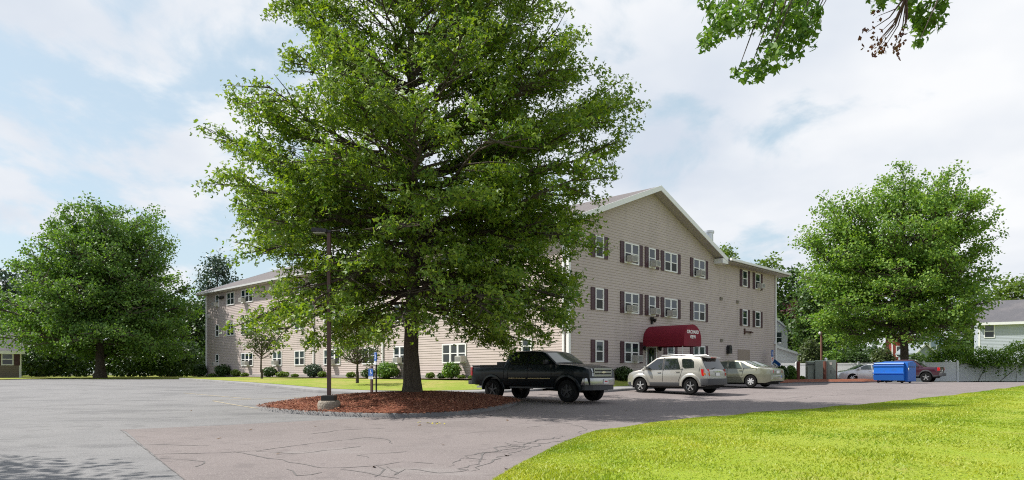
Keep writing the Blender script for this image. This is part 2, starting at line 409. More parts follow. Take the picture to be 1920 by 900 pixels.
# solid body behind the siding (blocks light), other walls
b = MB()
poly = [(0, 0.0), (GABW, 0.0), (GABW, WEV), (APX, WEV + PITCH * APX), (0, WEV)]
b.prism(poly, lambda a, z, d: (a, d, z), 0.004, LEFT_L)
b.box(GABW + .01, FRONT_L, 0.004, 13, 0, WEV)
b.build('wall_core', siding_m, BLD)
b = MB(); b.mbox(WF, -.02, FRONT_L + .02, -.1, .03, -.6, .25); b.mbox(WL, -.02, LEFT_L + .02, -.1, .03, -.6, .25)
b.build('foundation', mat('foundation_concrete', (0.36, 0.34, 0.32), .8, col2=(0.28, 0.26, 0.245)), BLD)
# corner boards and downspouts
b = MB(); b.box(-.045, .12, -.045, .0, .2, WEV); b.box(-.045, 0, .002, .12, .2, WEV); b.build('corner_board', white_trim, BLD)
b = MB(); b.mbox(WF, FRONT_L - .12, FRONT_L + .03, 0, .045, .2, WEV); b.build('corner_board', white_trim, BLD)
b = MB(); b.mbox(WL, LEFT_L - .12, LEFT_L + .03, 0, .045, .2, WEV); b.build('corner_board', white_trim, BLD)
def downspout(fn, a):
    b = MB(); b.mbox(fn, a - .055, a + .055, .03, .12, .15, WEV - .12); b.mbox(fn, a - .06, a + .06, .12, .3, .12, .2)
    b.build('downspout', white_trim, BLD)
downspout(WL, .28); downspout(WL, ly(719)); downspout(WL, ly(589.5)); downspout(WL, LEFT_L - .3); downspout(WF, FRONT_L - .22)
# roof of the gable wing
OV, ROV, TH = .62, .62, .22
Lz = WEV - PITCH * OV
b = MB()
za = WEV + PITCH * APX
for sgn in (-1, 1):
    xe = APX + sgn * (APX + OV)
    poly = [(APX, za + .02), (xe, Lz + .02), (xe, Lz + TH), (APX, za + TH + .02)]
    b.prism(poly, lambda a, z, d: (a, d, z), -ROV, LEFT_L + ROV)
b.build('roof', roof_m, BLD)
ROOF = None
for sgn in (-1, 1):     # rake boards along the front and rear gable
    xe = APX + sgn * (APX + OV + .03)
    ze = WEV - PITCH * (OV + .03)
    for yy in (-ROV - .045, LEFT_L + ROV + .003):
        b = MB()
        poly = [(APX, za + TH + .05), (xe, ze + TH + .05), (xe, ze - .03), (APX, za - .03)]
        b.prism(poly, lambda a, z, d: (a, d, z), yy, yy + .042)
        b.build('rake_board', white_trim, BLD)
b = MB()   # soffit under the rake and the left eave
for sgn in (-1, 1):
    x0 = APX; xe = APX + sgn * (APX + OV - .01); ze = WEV - PITCH * (OV - .01)
    b.prism([(x0, za + .01), (xe, ze + .01), (xe, ze - .01), (x0, za - .01)], lambda a, z, d: (a, d, z), -ROV, -.024)
b.prism([(-OV + .01, Lz - .012), (-.026, Lz - .012), (-.026, Lz + .01), (-OV + .01, Lz + .01)], lambda a, z, d: (a, d, z), -.02, LEFT_L + ROV)
b.build('soffit', soffit_m, BLD)
b = MB()   # gutter along the left eave
b.prism([(-OV - .14, Lz + .17), (-OV - .11, Lz + .03), (-OV - .004, Lz + .03), (-OV - .004, Lz + .17)], lambda a, z, d: (a, d, z), -ROV - .05, LEFT_L + ROV)
b.build('gutter', white_trim, BLD)
# eave return box at the right foot of the gable
b = MB(); xr = GABW + OV
b.box(xr - .75, xr + .04, -ROV - .03, -.03, Lz - .16, Lz + .16); b.build('eave_return', white_trim, BLD)
# lower roof right of the gable
b = MB()
Z2 = WEV - .04
b.prism([(-.75, Z2), (5.5, Z2 + .62), (13.6, Z2 + .3), (13.6, Z2 + .12), (5.5, Z2 + .46), (-.75, Z2 - .16)], lambda a, z, d: (d, a, z), xr + .05, FRONT_L + .75)
b.build('roof', roof_m, BLD)
b = MB()
b.box(xr + .05, FRONT_L + .78, -.9, -.755, Z2 - .12, Z2 + .03)
b.box(FRONT_L + .755, FRONT_L + .79, -.75, 12, Z2 - .2, Z2 + .07)
b.build('gutter', white_trim, BLD)
b = MB(); b.box(xr + .05, FRONT_L + .74, -.74, -.026, Z2 - .19, Z2 - .165); b.build('soffit', soffit_m, BLD)
# metal flue
b = MB(); a_ = (1329 - 960) / F; fyy = 3.2; fxx = (a_ * (CY + d1.y * fyy) - CX - d1.x * fyy) / (d2.x - a_ * d2.y); fz = EYE + (HZ - 433) / F * (CY + d2.y * fxx + d1.y * fyy) - ZB
b.lathe([(.33, -2.4), (.33, -.2), (.40, -.19), (.40, -.02), (.36, 0)], (fxx, fyy, fz), n=20); b.build('chimney', steel_m, BLD, smooth=40)

# windows -----------------------------------------------------------
Z_ROWS = [(.95, 2.16), (3.74, 4.95), (6.59, 7.80 - .02)]
Z_ROWS = [(EYE + .55 - ZB, EYE + 1.72 - ZB), (EYE + 3.36 - ZB, EYE + 4.53 - ZB), (EYE + 6.18 - ZB, EYE + 7.36 - ZB)]
def window(fn, a0, a1, z0, z1, n=1, glassy=0):
    fr = MB(); t = .075
    if a0 > a1: a0, a1 = a1, a0
    fr.mbox(fn, a0, a0 + t, -.02, .065, z0, z1); fr.mbox(fn, a1 - t, a1, -.02, .065, z0, z1)
    fr.mbox(fn, a0 + t, a1 - t, -.02, .065, z1 - t, z1); fr.mbox(fn, a0 + t, a1 - t, -.02, .075, z0, z0 + t)
    w = (a1 - a0 - 2 * t) / n; zm = (z0 + z1) / 2
    for i in range(1, n): fr.mbox(fn, a0 + t + w * i - .055, a0 + t + w * i + .055, -.02, .06, z0 + t, z1 - t)
    for i in range(n):
        l = a0 + t + w * i + (.055 if i else 0); r = a0 + t + w * (i + 1) - (.055 if i < n - 1 else 0)
        fr.mbox(fn, l, r, -.02, .052, zm - .028, zm + .028)
        s = .03
        for z_a, z_b in ((z0 + t, zm - .028), (zm + .028, z1 - t)):
            fr.mbox(fn, l, l + s, -.02, .048, z_a, z_b); fr.mbox(fn, r - s, r, -.02, .048, z_a, z_b)
    f = fr.build('window', white_paint, BLD)
    for i in range(n):
        l = a0 + t + w * i; r = l + w
        p = MB(); p.mi = 0
        p.mbox(fn, l + .002, r - .002, .024, .034, zm, z1 - t + .002); p.mi = 1; p.mbox(fn, l + .002, r - .002, .024, .030, z0 + t - .002, zm)
        up = glass_m if rnd.random() < (.55 if not glassy else .95) else glass_blind
        p.build('pane', [up, screen_m if rnd.random() < .75 else glass_m], f)
    return f
def shutter(a0, a1, z0, z1):
    b = MB(); b.mbox(WF, a0, a1, .024, .05, z0, z1)
    k = 22; st = .045
    b.mbox(WF, a0, a0 + st, .05, .062, z0, z1); b.mbox(WF, a1 - st, a1, .05, .062, z0, z1)
    zm = (z0 + z1) / 2
    for za_ in (z0, zm - .03, z1 - .06): b.mbox(WF, a0 + st, a1 - st, .05, .061, za_, za_ + .06)
    for i in range(k):
        z = z0 + .07 + (z1 - z0 - .14) * i / k
        if abs(z - zm) > .05: b.hexa([WF(a0 + st, .05, z), WF(a1 - st, .05, z), WF(a1 - st, .059, z), WF(a0 + st, .059, z), WF(a0 + st, .05, z + .04), WF(a1 - st, .05, z + .04), WF(a1 - st, .052, z + .04), WF(a0 + st, .052, z + .04)])
    b.build('shutter', shutter_m, BLD)
FCOL = {1: (1115, 1131, 1), 2: (1169.5, 1197, 2), 3: (1215, 1228, 1), 4: (1244.5, 1269, 2), 5: (1299, 1321, 2), 6: (1391, 1400.5, 1), 7: (1415, 1424.5, 1)}
SHW = .34
def fwin(c, row, pxs=None, n=None, zs=None):
    p0, p1, k = FCOL[c]
    if pxs: p0, p1 = pxs; k = n
    a0, a1 = fx(p0), fx(p1); z0, z1 = zs or Z_ROWS[row]
    window(WF, a0, a1, z0, z1, k, glassy=row)
    if not (c == 3): pass
    shutter(a0 - .03 - SHW, a0 - .03, z0 - .02, z1 + .02); shutter(a1 + .03, a1 + .03 + SHW, z0 - .02, z1 + .02)
for row in (1, 2):
    for c in FCOL: fwin(c, row)
fwin(1, 0); fwin(2, 0); fwin(4, 0, (1250, 1263), 1); fwin(5, 0)
LCOL0 = [(405, 411, 1), (453, 475, 3), (512, 529, 2), (553, 572, 2), (608, 639, 3), (680, 704, 2), (739, 762, 2), (830, 875, 3)]
LCOL1 = [(405, 411, 1), (426, 440, 2), (453, 475, 3), (512, 529, 2), (553, 572, 2), (608, 639, 3), (680, 704, 2), (739, 762, 2), (830, 875, 3), (979, 998, 1)]
for row, cols in ((0, LCOL0), (1, LCOL1), (2, LCOL1)):
    for p0, p1, n in cols: window(WL, ly(p1), ly(p0), *Z_ROWS[row], n)
window(WL, ly(998), ly(979), Z_ROWS[0][0] + .45, Z_ROWS[0][1] + .12, 1)

# window air conditioners
def air_con(fn, rot, px, row, label, w=.5, zoff=0.0):
    a = fx(px) if fn is WF else ly(px)
    z = Z_ROWS[row][0] + .075 + zoff
    p = fn(a, .05, z); q = bl(p[0], p[1], p[2])
    r = empty('air_conditioner', q, BROT + rot, label, 'air conditioner', 'window air conditioners of the apartment building')
    b = MB(); d = .42; h = .36
    b.hexa([(-w / 2, 0, 0), (w / 2, 0, 0), (w / 2, -d, -.02), (-w / 2, -d, -.02), (-w / 2, 0, h), (w / 2, 0, h), (w / 2, -d, h - .02), (-w / 2, -d, h - .02)])
    b.build('casing', ac_m, r, bevel=.012)
    b = MB(); b.box(-w / 2 + .04, w / 2 - .04, -d - .004, -d + .01, .03, h - .06)
    b.build('grille', ac_grille, r)
    b = MB()
    for i in range(6): b.box(-w / 2 + .045, w / 2 - .045, -d - .012, -d - .005, .05 + i * .045, .062 + i * .045)
    b.box(-w / 2 - .006, w / 2 + .006, -d * .55, -d * .5, .06, h - .1)
    b.build('louvre', ac_m, r)
for px, row, lab in [(1178, 2, 'air conditioner in the top floor double window second from the left on the gable wall'),
                     (1222, 2, 'air conditioner in the narrow top floor window two storeys above the awning lamp'),
                     (1307, 2, 'air conditioner in the top floor double window under the right foot of the gable'),
                     (1421, 2, 'small air conditioner in the top floor window nearest the right corner of the wall'),
                     (1178, 1, 'air conditioner in the middle floor double window second from the left on the gable wall'),
                     (1222, 1, 'air conditioner in the narrow middle floor window just above the awning'),
                     (1253, 1, 'air conditioner in the middle floor double window right above the awning roof'),
                     (1188, 0, 'air conditioner in the ground floor window left of the entrance door')]:
    air_con(WF, 0, px, row, lab)
for px, row, lab in [(408, 0, 'air conditioner low in the narrow ground floor window at the far left wall end'),
                     (466, 0, 'air conditioner in the ground floor triple window left of the first young tree'),
                     (521, 0, 'air conditioner in the ground floor window right of the first young tree'),
                     (626, 0, 'air conditioner in the ground floor triple window behind the lamp post'),
                     (751, 0, 'air conditioner in the ground floor window just left of the oak trunk'),
                     (869, 0, 'air conditioner in the ground floor triple window behind the pickup bed'),
                     (408, 2, 'air conditioner in the narrow top floor window at the far left wall end'),
                     (459, 2, 'air conditioner in the top floor triple window half hidden by oak leaves')]:
    air_con(WL, -math.pi / 2, px, row, lab)

# entrance door, awning, wall fittings
a0, a1 = fx(1212), fx(1228.5)
b = MB(); zt = EYE + 1.55 - ZB
b.mbox(WF, a0 - .09, a0, .0, .06, .02, zt); b.mbox(WF, a1, a1 + .09, .0, .06, .02, zt); b.mbox(WF, a0, a1, .0, .06, zt - .08, zt)
D = b.build('door', white_trim, BLD)
b = MB(); b.mbox(WF, a0 + .003, a1 - .003, .024, .045, .03, zt - .083); b.build('door_leaf', door_m, D)
b = MB(); b.mbox(WF, a0 + .18, a1 - .18, .046, .052, .75, zt - .25); b.build('door_glass', glass_m, D)
b = MB(); b.mbox(WF, a1 - .13, a1 - .08, .046, .10, .9, 1.05); b.build('handle', steel_m, D)
b = MB(); b.mbox(WF, a0 + .42, a1 - .42, .0535, .056, .95, 1.35); b.build('notice', sign_white, D)
b = MB(); am = (a0 + a1) / 2
for k in range(16):
    w = 2 * math.pi * k / 16; b.lathe([(.02, 0), (.055, .03), (.02, .06)], WF(am + .16 * math.cos(w), .10, 1.62 + .16 * math.sin(w)), n=6)
wre = b.build('door_wreath', mat('wreath_green', (0.06, 0.10, 0.02), .8), D)
AWX0 = fx(1205); AWW = 1.95; AWL = 2.7; AZ0 = EYE + 1.60 - ZB; AH = 1.12
arc = [(0, 0), (0, .28)] + [(AWW / 2 - AWW / 2 * math.cos(math.pi * k / 14), .28 + (AH - .28) * math.sin(math.pi * k / 14)) for k in range(1, 14)] + [(AWW, .28), (AWW, 0)]
b = MB()
for (p, q) in zip(arc, arc[1:]):
    for j in range(6):
        o0 = .03 + (AWL - .03) * j / 6; o1 = .03 + (AWL - .03) * (j + 1) / 6
        s0 = 1 if j in (0,) else 1
        b.quad(WF(AWX0 + p[0], o0, AZ0 + p[1]), WF(AWX0 + q[0], o0, AZ0 + q[1]), WF(AWX0 + q[0], o1, AZ0 + q[1]), WF(AWX0 + p[0], o1, AZ0 + p[1]))
b.quad(*[WF(AWX0 + p[0], AWL, AZ0 + p[1]) for p in arc])
for (x0_, x1_) in ((AWX0, AWX0 + .02), (AWX0 + AWW - .02, AWX0 + AWW)): b.mbox(WF, x0_ + .001, x1_ - .001, .03, AWL - .01, AZ0 - .12, AZ0 + .01)
b.mbox(WF, AWX0 + .02, AWX0 + AWW - .02, AWL - .022, AWL - .003, AZ0 - .12, AZ0 + .01)
AW = b.build('awning', canvas_m, BLD, smooth=25)
b = MB()
for k in range(3): 
    o = .1 + k * (AWL - .3) / 2
    pts = [WF(AWX0 + .03 + p[0] * .965, o, AZ0 + p[1] * .96) for p in arc]
    b.tube(pts, .018, 6)
b.build('awning_frame', steel_m, AW, smooth=40)
for xx in (AWX0 + .1, AWX0 + AWW - .1):
    b = MB(); b.tube([WF(xx, AWL - .14, -.5), WF(xx, AWL - .14, AZ0 + .2)], .022, 8); b.build('awning_post', white_trim, AW, smooth=40)
def text_mesh(s, size, m, parent, mtx, name='lettering', ext=.004):
    cu = bpy.data.curves.new('txt', 'FONT'); cu.body = s; cu.size = size; cu.align_x = 'CENTER'; cu.extrude = ext; cu.offset = .006
    ob = bpy.data.objects.new('txt', cu); COL.objects.link(ob)
    dg = bpy.context.evaluated_depsgraph_get(); me = bpy.data.meshes.new_from_object(ob.evaluated_get(dg))
    bpy.data.objects.remove(ob); bpy.data.curves.remove(cu)
    me.materials.clear(); me.materials.append(m); me.transform(mtx)
    o = bpy.data.objects.new(name, me); COL.objects.link(o); o.parent = parent; return o
def face_mtx(x, y, z): return Matrix.Translation((x, y, z)) @ Matrix.Rotation(R(90), 4, 'X')
cloth_white = mat('lettering_white', (0.85, 0.83, 0.82), .6)
tx1 = text_mesh('ORCHARD', .27, cloth_white, AW, face_mtx(AWX0 + AWW / 2, -AWL - .006, AZ0 + .60))
tx2 = text_mesh('VIEW', .27, cloth_white, AW, face_mtx(AWX0 + AWW / 2, -AWL - .006, AZ0 + .32))
b = MB()
for side, a in ((0, a0 - .35), (1, a1 + .35)):
    b = MB(); c = WF(a, .14, 1.85); b.lathe([(.03, -.16), (.075, -.12), (.09, .04), (.11, .06), (.02, .16)], c, n=10); b.mbox(WF, a - .04, a + .04, .02, .1, 1.78, 1.92)
    b.build('wall_lantern', black_m, BLD, smooth=40)
b = MB(); c = fx(1221); z = EYE + (698 - 600) / F * 40.3 - ZB
b.mbox(WF, c - .08, c + .08, .02, .1, z - .22, z + .12); b.lathe([(.04, 0), (.10, .1), (.12, .22)], WF(c - .12, .16, z - .05), n=8); b.lathe([(.04, 0), (.10, .1), (.12, .22)], WF(c + .14, .16, z - .12), n=8)
b.build('floodlight', black_m, BLD)
b = MB(); c = fx(1395); z = EYE + (698 - 622) / F * 49.5 - ZB
b.mbox(WF, c - .06, c + .06, .02, .10, z - .2, z + .22); b.mbox(WF, c + .06, c + 1.05, .04, .12, z - .05, z + .06); b.mbox(WF, c + .75, c + 1.1, .03, .2, z - .08, z + .02)
b.build('wall_light', brown_metal, BLD)
b = MB(); c = fx(1364); z = EYE + (698 - 656) / F * 47 - ZB
b.mbox(WF, c - .2, c + .2, .022, .26, z - .25, z + .14); b.lathe([(.2, -.24), (.2, 0)], WF(c, .02, z + .14), axis='Y', n=16); b.build('dryer_vent', black_m, BLD)
b = MB(); c0, c1_ = fx(1383), fx(1405); b.mbox(WF, c0, c1_, .024, .05, .1, EYE + (698 - 655) / F * 49 - ZB); b.build('utility_door', mat('tan_door', (0.30, 0.235, 0.19), .55), BLD)
for px, py in ((1351, 560), (1382, 566), (1352, 638)):
    c = fx(px); z = EYE + (698 - py) / F * (CY + c * d2.y) - ZB
    b = MB(); b.mbox(WF, c - .15, c + .15, .022, .09, z - .1, z + .1); b.mbox(WF, c - .12, c + .12, .09, .12, z + .02, z + .06); b.build('wall_vent', mat('tan_vent', (0.22, 0.19, 0.16), .6), BLD)
b = MB(); c = FRONT_L - .35; z = EYE + (698 - 643) / F * 53 - ZB
b.mbox(WF, c - .1, c + .1, .022, .14, z - .1, z + .1); b.lathe([(.07, 0), (.07, .3)], WF(c + .05, .35, z), axis='X', n=10); b.build('security_camera', white_trim, BLD)
c = ly(418); z = EYE + (698 - 558) / F * (CY + c * d1.y) - ZB
b = MB(); b.mbox(WL, c - .1, c + .1, .02, .1, z - .12, z + .12); b.lathe([(.06, 0), (.15, .12), (.17, .28)], WL(c - .25, .2, z - .18), n=8); b.lathe([(.06, 0), (.15, .12), (.17, .28)], WL(c + .2, .2, z - .18), n=8); b.build('floodlight', black_m, BLD)
for px, py in ((392, 593), (595, 640)):
    c = ly(px); z = EYE + (698 - py) / F * (CY + c * d1.y) - ZB
    b = MB(); b.lathe([(.22, -.12), (.22, 0)], WL(c, 0, z), axis='X', n=14); b.build('wall_vent', mat('pale_vent', (0.6, 0.58, 0.56), .5), BLD)

# lawn and planting strips at the building ---------------------------------------
kl = [gp(x, y) for x, y in ((335, 711.6), (347, 712.2), (420, 719), (500, 727), (560, 733), (600, 737.5))] + [Vector((-5.0, 29.6, 0)), Vector((-1.5, 31.0, 0)), Vector((1.5, 34.0 - .9, 0))]
kl = smooth_path([Vector((p.x, p.y, g(p.x, p.y))) for p in kl], 50, 2)
kerb('kerb', [Vector((p.x, p.y, 0)) for p in kl], .16, .10, side=1 if kl[0].x < kl[-1].x else -1)
wall_pts = [bl(-.0, y) for y in (LEFT_L + 3, LEFT_L * .75, LEFT_L * .5, LEFT_L * .25, -.3)]
wk = []
for i, p in enumerate(resample(kl, 40)):
    s = min(1, i / 36)
    wk.append(p)
W0 = resample(wall_pts, 40); K0 = resample(kl, 40)
WK1 = []
for i in range(40):
    dirv = (W0[i] - K0[i]); dirv.z = 0; d = dirv.length; dirv.normalize()
    q = K0[i] + dirv * min(1.35, d * .6); q.z = g(q.x, q.y) + .115; WK1.append(q)
    K0[i] = K0[i] + dirv * .15; K0[i].z = g(K0[i].x, K0[i].y) + .105
strip_lawn('walkway', K0, WK1, walk_m, 40, 3)
Wb = [Vector((p.x, p.y, ZB + .02)) for p in W0]
LG = [Vector((p.x, p.y, p.z + .01)) for p in WK1]
strip_lawn('lawn', LG, Wb, grass_far, 40, 8)
strip_lawn('planting_bed', [bl(-1.2, y, .045) for y in (LEFT_L + 1, LEFT_L / 2, -.8)], [bl(0.0, y, .06) for y in (LEFT_L + 1, LEFT_L / 2, -.8)], mat('bed_soil', (0.20, 0.155, 0.125), .9, col2=(0.27, 0.22, 0.185), nscale=6, bump=(40, .6, .03)), 30, 2)
# strip in front of the gable wall
fl0 = [bl(x, -3.2 - .02 * x) for x in np.linspace(-2.2, FRONT_L + 3, 12)]
fl0 = [Vector((p.x, p.y, g(p.x, p.y))) for p in fl0]
kerb('kerb', resample([Vector((p.x, p.y, 0)) for p in fl0], 40), .16, .11, side=1)
fwk = [bl(x, -1.9) for x in np.linspace(-2.2, FRONT_L + 3, 12)]; fwk = [Vector((p.x, p.y, max(g(p.x, p.y) + .12, 0))) for p in fwk]
fl1 = [Vector((p.x, p.y, g(p.x, p.y) + .115)) for p in [bl(x, -3.06 - .02 * x) for x in np.linspace(-2.2, FRONT_L + 3, 12)]]
strip_lawn('walkway', fl1, fwk, walk_m, 30, 3)
strip_lawn('lawn', [Vector((p.x, p.y, p.z + .01)) for p in fwk], [bl(x, .05, .02) for x in np.linspace(-2.2, FRONT_L + 3, 12)], grass_far, 30, 4)
# far lawns: left end of the lot and behind the right end
fa = [gp(x, y) for x, y in ((-260, 712), (0, 712.5), (60, 711), (110, 710.5), (200, 711), (340, 711))]
strip_lawn('lawn', [Vector((p.x, p.y, g(p.x, p.y) + .05)) for p in fa], [Vector((-75, 95, 1.2)), Vector((-60, 95, 1.2)), Vector((-50, 95, 1.2)), Vector((-45, 95, 1.2)), Vector((-40, 95, 1.2)), Vector((-36, 95, 1.2))], grass_far, 30, 6)
fb = [Vector((x, 64.3 + (x - 40) * .04, 0)) for x in (44, 50, 56, 62, 75)]
strip_lawn('lawn', [Vector((p.x, p.y, g(p.x, p.y) + .05)) for p in fb], [Vector((p.x, p.y + 40, g(p.x, p.y + 40) + .05)) for p in fb], grass_far, 20, 4)

# island: mulch mound with a rough asphalt kerb
ISL = [gp(x, y) for x, y in ((490, 769), (520, 774), (580, 778.5), (650, 781.5), (720, 783.5), (790, 783), (860, 779), (920, 771), (962, 761))]
ISL += [Vector((.3, 25.6, 0)), Vector((-.6, 27.4, 0)), Vector((-3.2, 28.3, 0)), Vector((-5.6, 27.4, 0)), Vector((-7.3, 25.2, 0)), Vector((-8.4, 23.2, 0))]
ISLp = smooth_path([Vector((p.x, p.y, 0)) for p in ISL + [ISL[0]]], 110, 2)
ic = Vector((-3.45, 23.6, 0))
kerb('kerb', [Vector((p.x, p.y, 0)) for p in ISLp], .20, .12, side=1)
b = MB(); RN = 26
for j in range(RN + 1):
    s = j / RN
    for i, p in enumerate(ISLp[:-1]):
        q = p.lerp(ic, min(1, .025 + s)) if j < RN else ic
        hgt = .13 + .37 * (1 - (1 - s) ** 2.2) + .02 * math.sin(i * 1.7 + j) * math.sin(j * 2.1) * (0 if s > .9 else 1) + rnd.uniform(-.012, .012) * (s < .95)
        b.v.append((q.x, q.y, g(q.x, q.y) * (1 - .4 * s) + g(ic.x, ic.y) * .4 * s + hgt))
nI = len(ISLp) - 1
for j in range(RN):
    for i in range(nI):
        b.f.append((j * nI + i, j * nI + (i + 1) % nI, (j + 1) * nI + (i + 1) % nI, (j + 1) * nI + i)); b.m.append(0)
tag(b.build('mulch_bed', mulch_m, smooth=60), kind='structure')
def mound_z(x, y):
    v = Vector((x, y, 0)) - ic
    best = 1e9
    for p in ISLp:
        w = p - ic
        if w.length > .1 and v.length > .01 and w.normalized().dot(v.normalized()) > .995: best = min(best, v.length / w.length)
    s = 1 - min(1, best if best < 1e8 else 0)
    return g(x, y) * (1 - .4 * s) + g(ic.x, ic.y) * .4 * s + .13 + .37 * (1 - (1 - s) ** 2.2)
# mulch chips spilling over the mound
rg = np.random.default_rng(3)
b = MB()
for k in range(22000):
    i = rg.integers(0, nI); s = rg.random() ** 1.3
    p = ISLp[i].lerp(ic, s * .98 - .022); h = (.14 if s > .03 else .125) + .37 * (1 - (1 - s) ** 2.2); z = g(p.x, p.y) * (1 - .4 * s) + g(ic.x, ic.y) * .4 * s + h
    p = Vector((p.x + rg.normal() * .08, p.y + rg.normal() * .08, z)); w = rg.random() * 6.28; l = .015 + .03 * rg.random(); d = Vector((math.cos(w), math.sin(w), rg.normal() * .35)) * l; e = Vector((-math.sin(w), math.cos(w), rg.normal() * .3)) * .007
    b.mi = int(rg.random() * 3); b.quad(p - d - e, p + d - e, p + d + e + Vector((0, 0, .01)), p - d + e)
tag(b.build('mulch_chips', [mat('chip_rust', (0.25, 0.092, 0.052), .9), mat('chip_dark', (0.15, 0.05, 0.03), .9), mat('chip_pale', (0.34, 0.16, 0.09), .9)]), kind='stuff')

# bed with red mulch at the right end of the lot
mb_f = [gp(x, y) for x, y in ((1462, 721), (1490, 719.5), (1560, 718.5), (1620, 718), (1650, 717))]
mb_b = [Vector((p.x * 1.22 + .6, p.y * 1.22, 0)) for p in mb_f]
mz = lambda p, d: Vector((p.x, p.y, g(p.x, p.y) + d))
kerb('kerb', resample([Vector((p.x, p.y, 0)) for p in mb_f], 30), .16, .10)
A_ = resample([mz(p, .09) for p in mb_f], 30); B_ = resample([mz(p, .12) for p in mb_b], 30)
b = MB()
for i in range(30):
    for j in range(9):
        p = A_[i].lerp(B_[i], j / 8); b.v.append((p.x, p.y, p.z + .16 * math.sin(math.pi * min(1, j / 5)) * (1 if j < 5 else 0) + (.0 if j == 0 else rnd.uniform(-.02, .03))))
for i in range(29):
    for j in range(8):
        q = i * 9 + j; b.f.append((q, q + 1, q + 10, q + 9)); b.m.append(0)
tag(b.build('mulch_bed', mulch_m, smooth=60), kind='structure')

# cracks in the pavement: thin tar dark strips
def crack(b, pts, w0=.03, jit=.06, step=.16):
    P = [gp(x, y) for x, y in pts]; L_ = sum((p - q).length for p, q in zip(P, P[1:]))
    Q = resample(P, max(4, int(L_ / step))); n = len(Q); prev = None; off = 0
    for i, p in enumerate(Q):
        t = (Q[min(i + 1, n - 1)] - Q[max(i - 1, 0)]); t.z = 0; t.normalize(); nn = Vector((-t.y, t.x, 0))
        off = off * .75 + rnd.uniform(-jit, jit) * .8; c = p + nn * off; w = w0 * .6 * rnd.uniform(.25, 1.3) * (.4 + .6 * math.sin(math.pi * (i + .5) / n) ** .5)
        a, d = c + nn * w, c - nn * w; a.z = g(a.x, a.y) + .008; d.z = g(d.x, d.y) + .008
        if prev: b.quad(prev[0], prev[1], d, a)
        prev = (a, d)
b = MB()
CR = [((258, 834), (330, 834), (393, 836)), ((290, 852), (360, 850), (433, 848), (500, 843), (560, 836), (640, 826)), ((433, 848), (483, 857), (520, 862), (567, 872), (593, 879), (640, 878)),
      ((480, 847), (560, 851), (600, 846), (640, 842)), ((300, 860), (345, 864), (385, 866), (360, 876)), ((640, 878), (700, 873), (760, 866), (813, 870)), ((720, 876), (740, 893), (765, 881), (820, 890), (880, 882)),
      ((640, 826), (690, 820), (722, 823), (731, 832)), ((640, 842), (672, 837)), ((673, 853), (692, 858)), ((676, 852), (720, 850), (760, 847)), ((640, 880), (690, 890), (745, 898)), ((540, 880), (560, 893), (600, 886)), ((700, 873), (720, 880), (700, 895)),
      ((1068, 797), (1088, 800), (1098, 806), (1080, 811), (1092, 816)), ((1046, 793), (1070, 795)), ((990, 802), (1020, 799)), ((1400, 738), (1470, 731), (1550, 724)), ((1440, 752), (1500, 744), (1560, 742), (1600, 738)), ((1490, 752), (1520, 744)), ((1300, 756), (1400, 750), (1470, 747)), ((1620, 733), (1700, 727)),
      ((580, 814), (640, 806), (720, 803)), ((860, 815), (880, 812), (930, 809))]
for c in CR: crack(b, c, .028)
for o_ in (0, 1, 2):
    crack(b, [(878 - o_ * 16, 884 - o_ * 4), (915 - o_ * 14, 860 - o_ * 3), (962 - o_ * 10, 842 - o_ * 2), (1020 - o_ * 6, 831 - o_ * 1.5), (1070 - o_ * 4, 820 - o_)], .035, .16)
for k in range(9):
    s = rnd.random(); x = 880 + 170 * s; y = 884 - 60 * s ** .6
    crack(b, [(x, y), (x - rnd.uniform(15, 50), y - rnd.uniform(-2, 10))], .03, .1)
crack(b, [(225, 806), (270, 840), (310, 872), (345, 900)], .02, .012); crack(b, [(228, 806), (330, 801), (430, 797), (560, 789)], .016, .02)
crack(b, [(140, 722), (250, 726), (400, 720)], .02, .1); crack(b, [(200, 760), (300, 764)], .01)
tag(b.build('pavement_cracks', crack_m), kind='structure')
# faded yellow bay lines
b = MB()
def line(p, q, w=.05):
    P = resample([gp(*p), gp(*q)], 16)
    for i in range(15):
        t = (P[i + 1] - P[i]); nn = Vector((-t.y, t.x, 0)).normalized() * w
        v = [P[i] + nn, P[i] - nn, P[i + 1] - nn, P[i + 1] + nn]
        for x in v: x.z = g(x.x, x.y) + .0065
        b.quad(*v)
for p, q in (((400, 752), (482, 766)), ((398, 751), (600, 744)), ((1158, 729), (1190, 731)), ((1462, 722), (1640, 720)), ((345, 737), (470, 748))): line(p, q)
tag(b.build('parking_lines', mat('faded_yellow', (0.40, 0.32, 0.17), .8, col2=(0.30, 0.275, 0.24), nscale=9)), kind='structure')
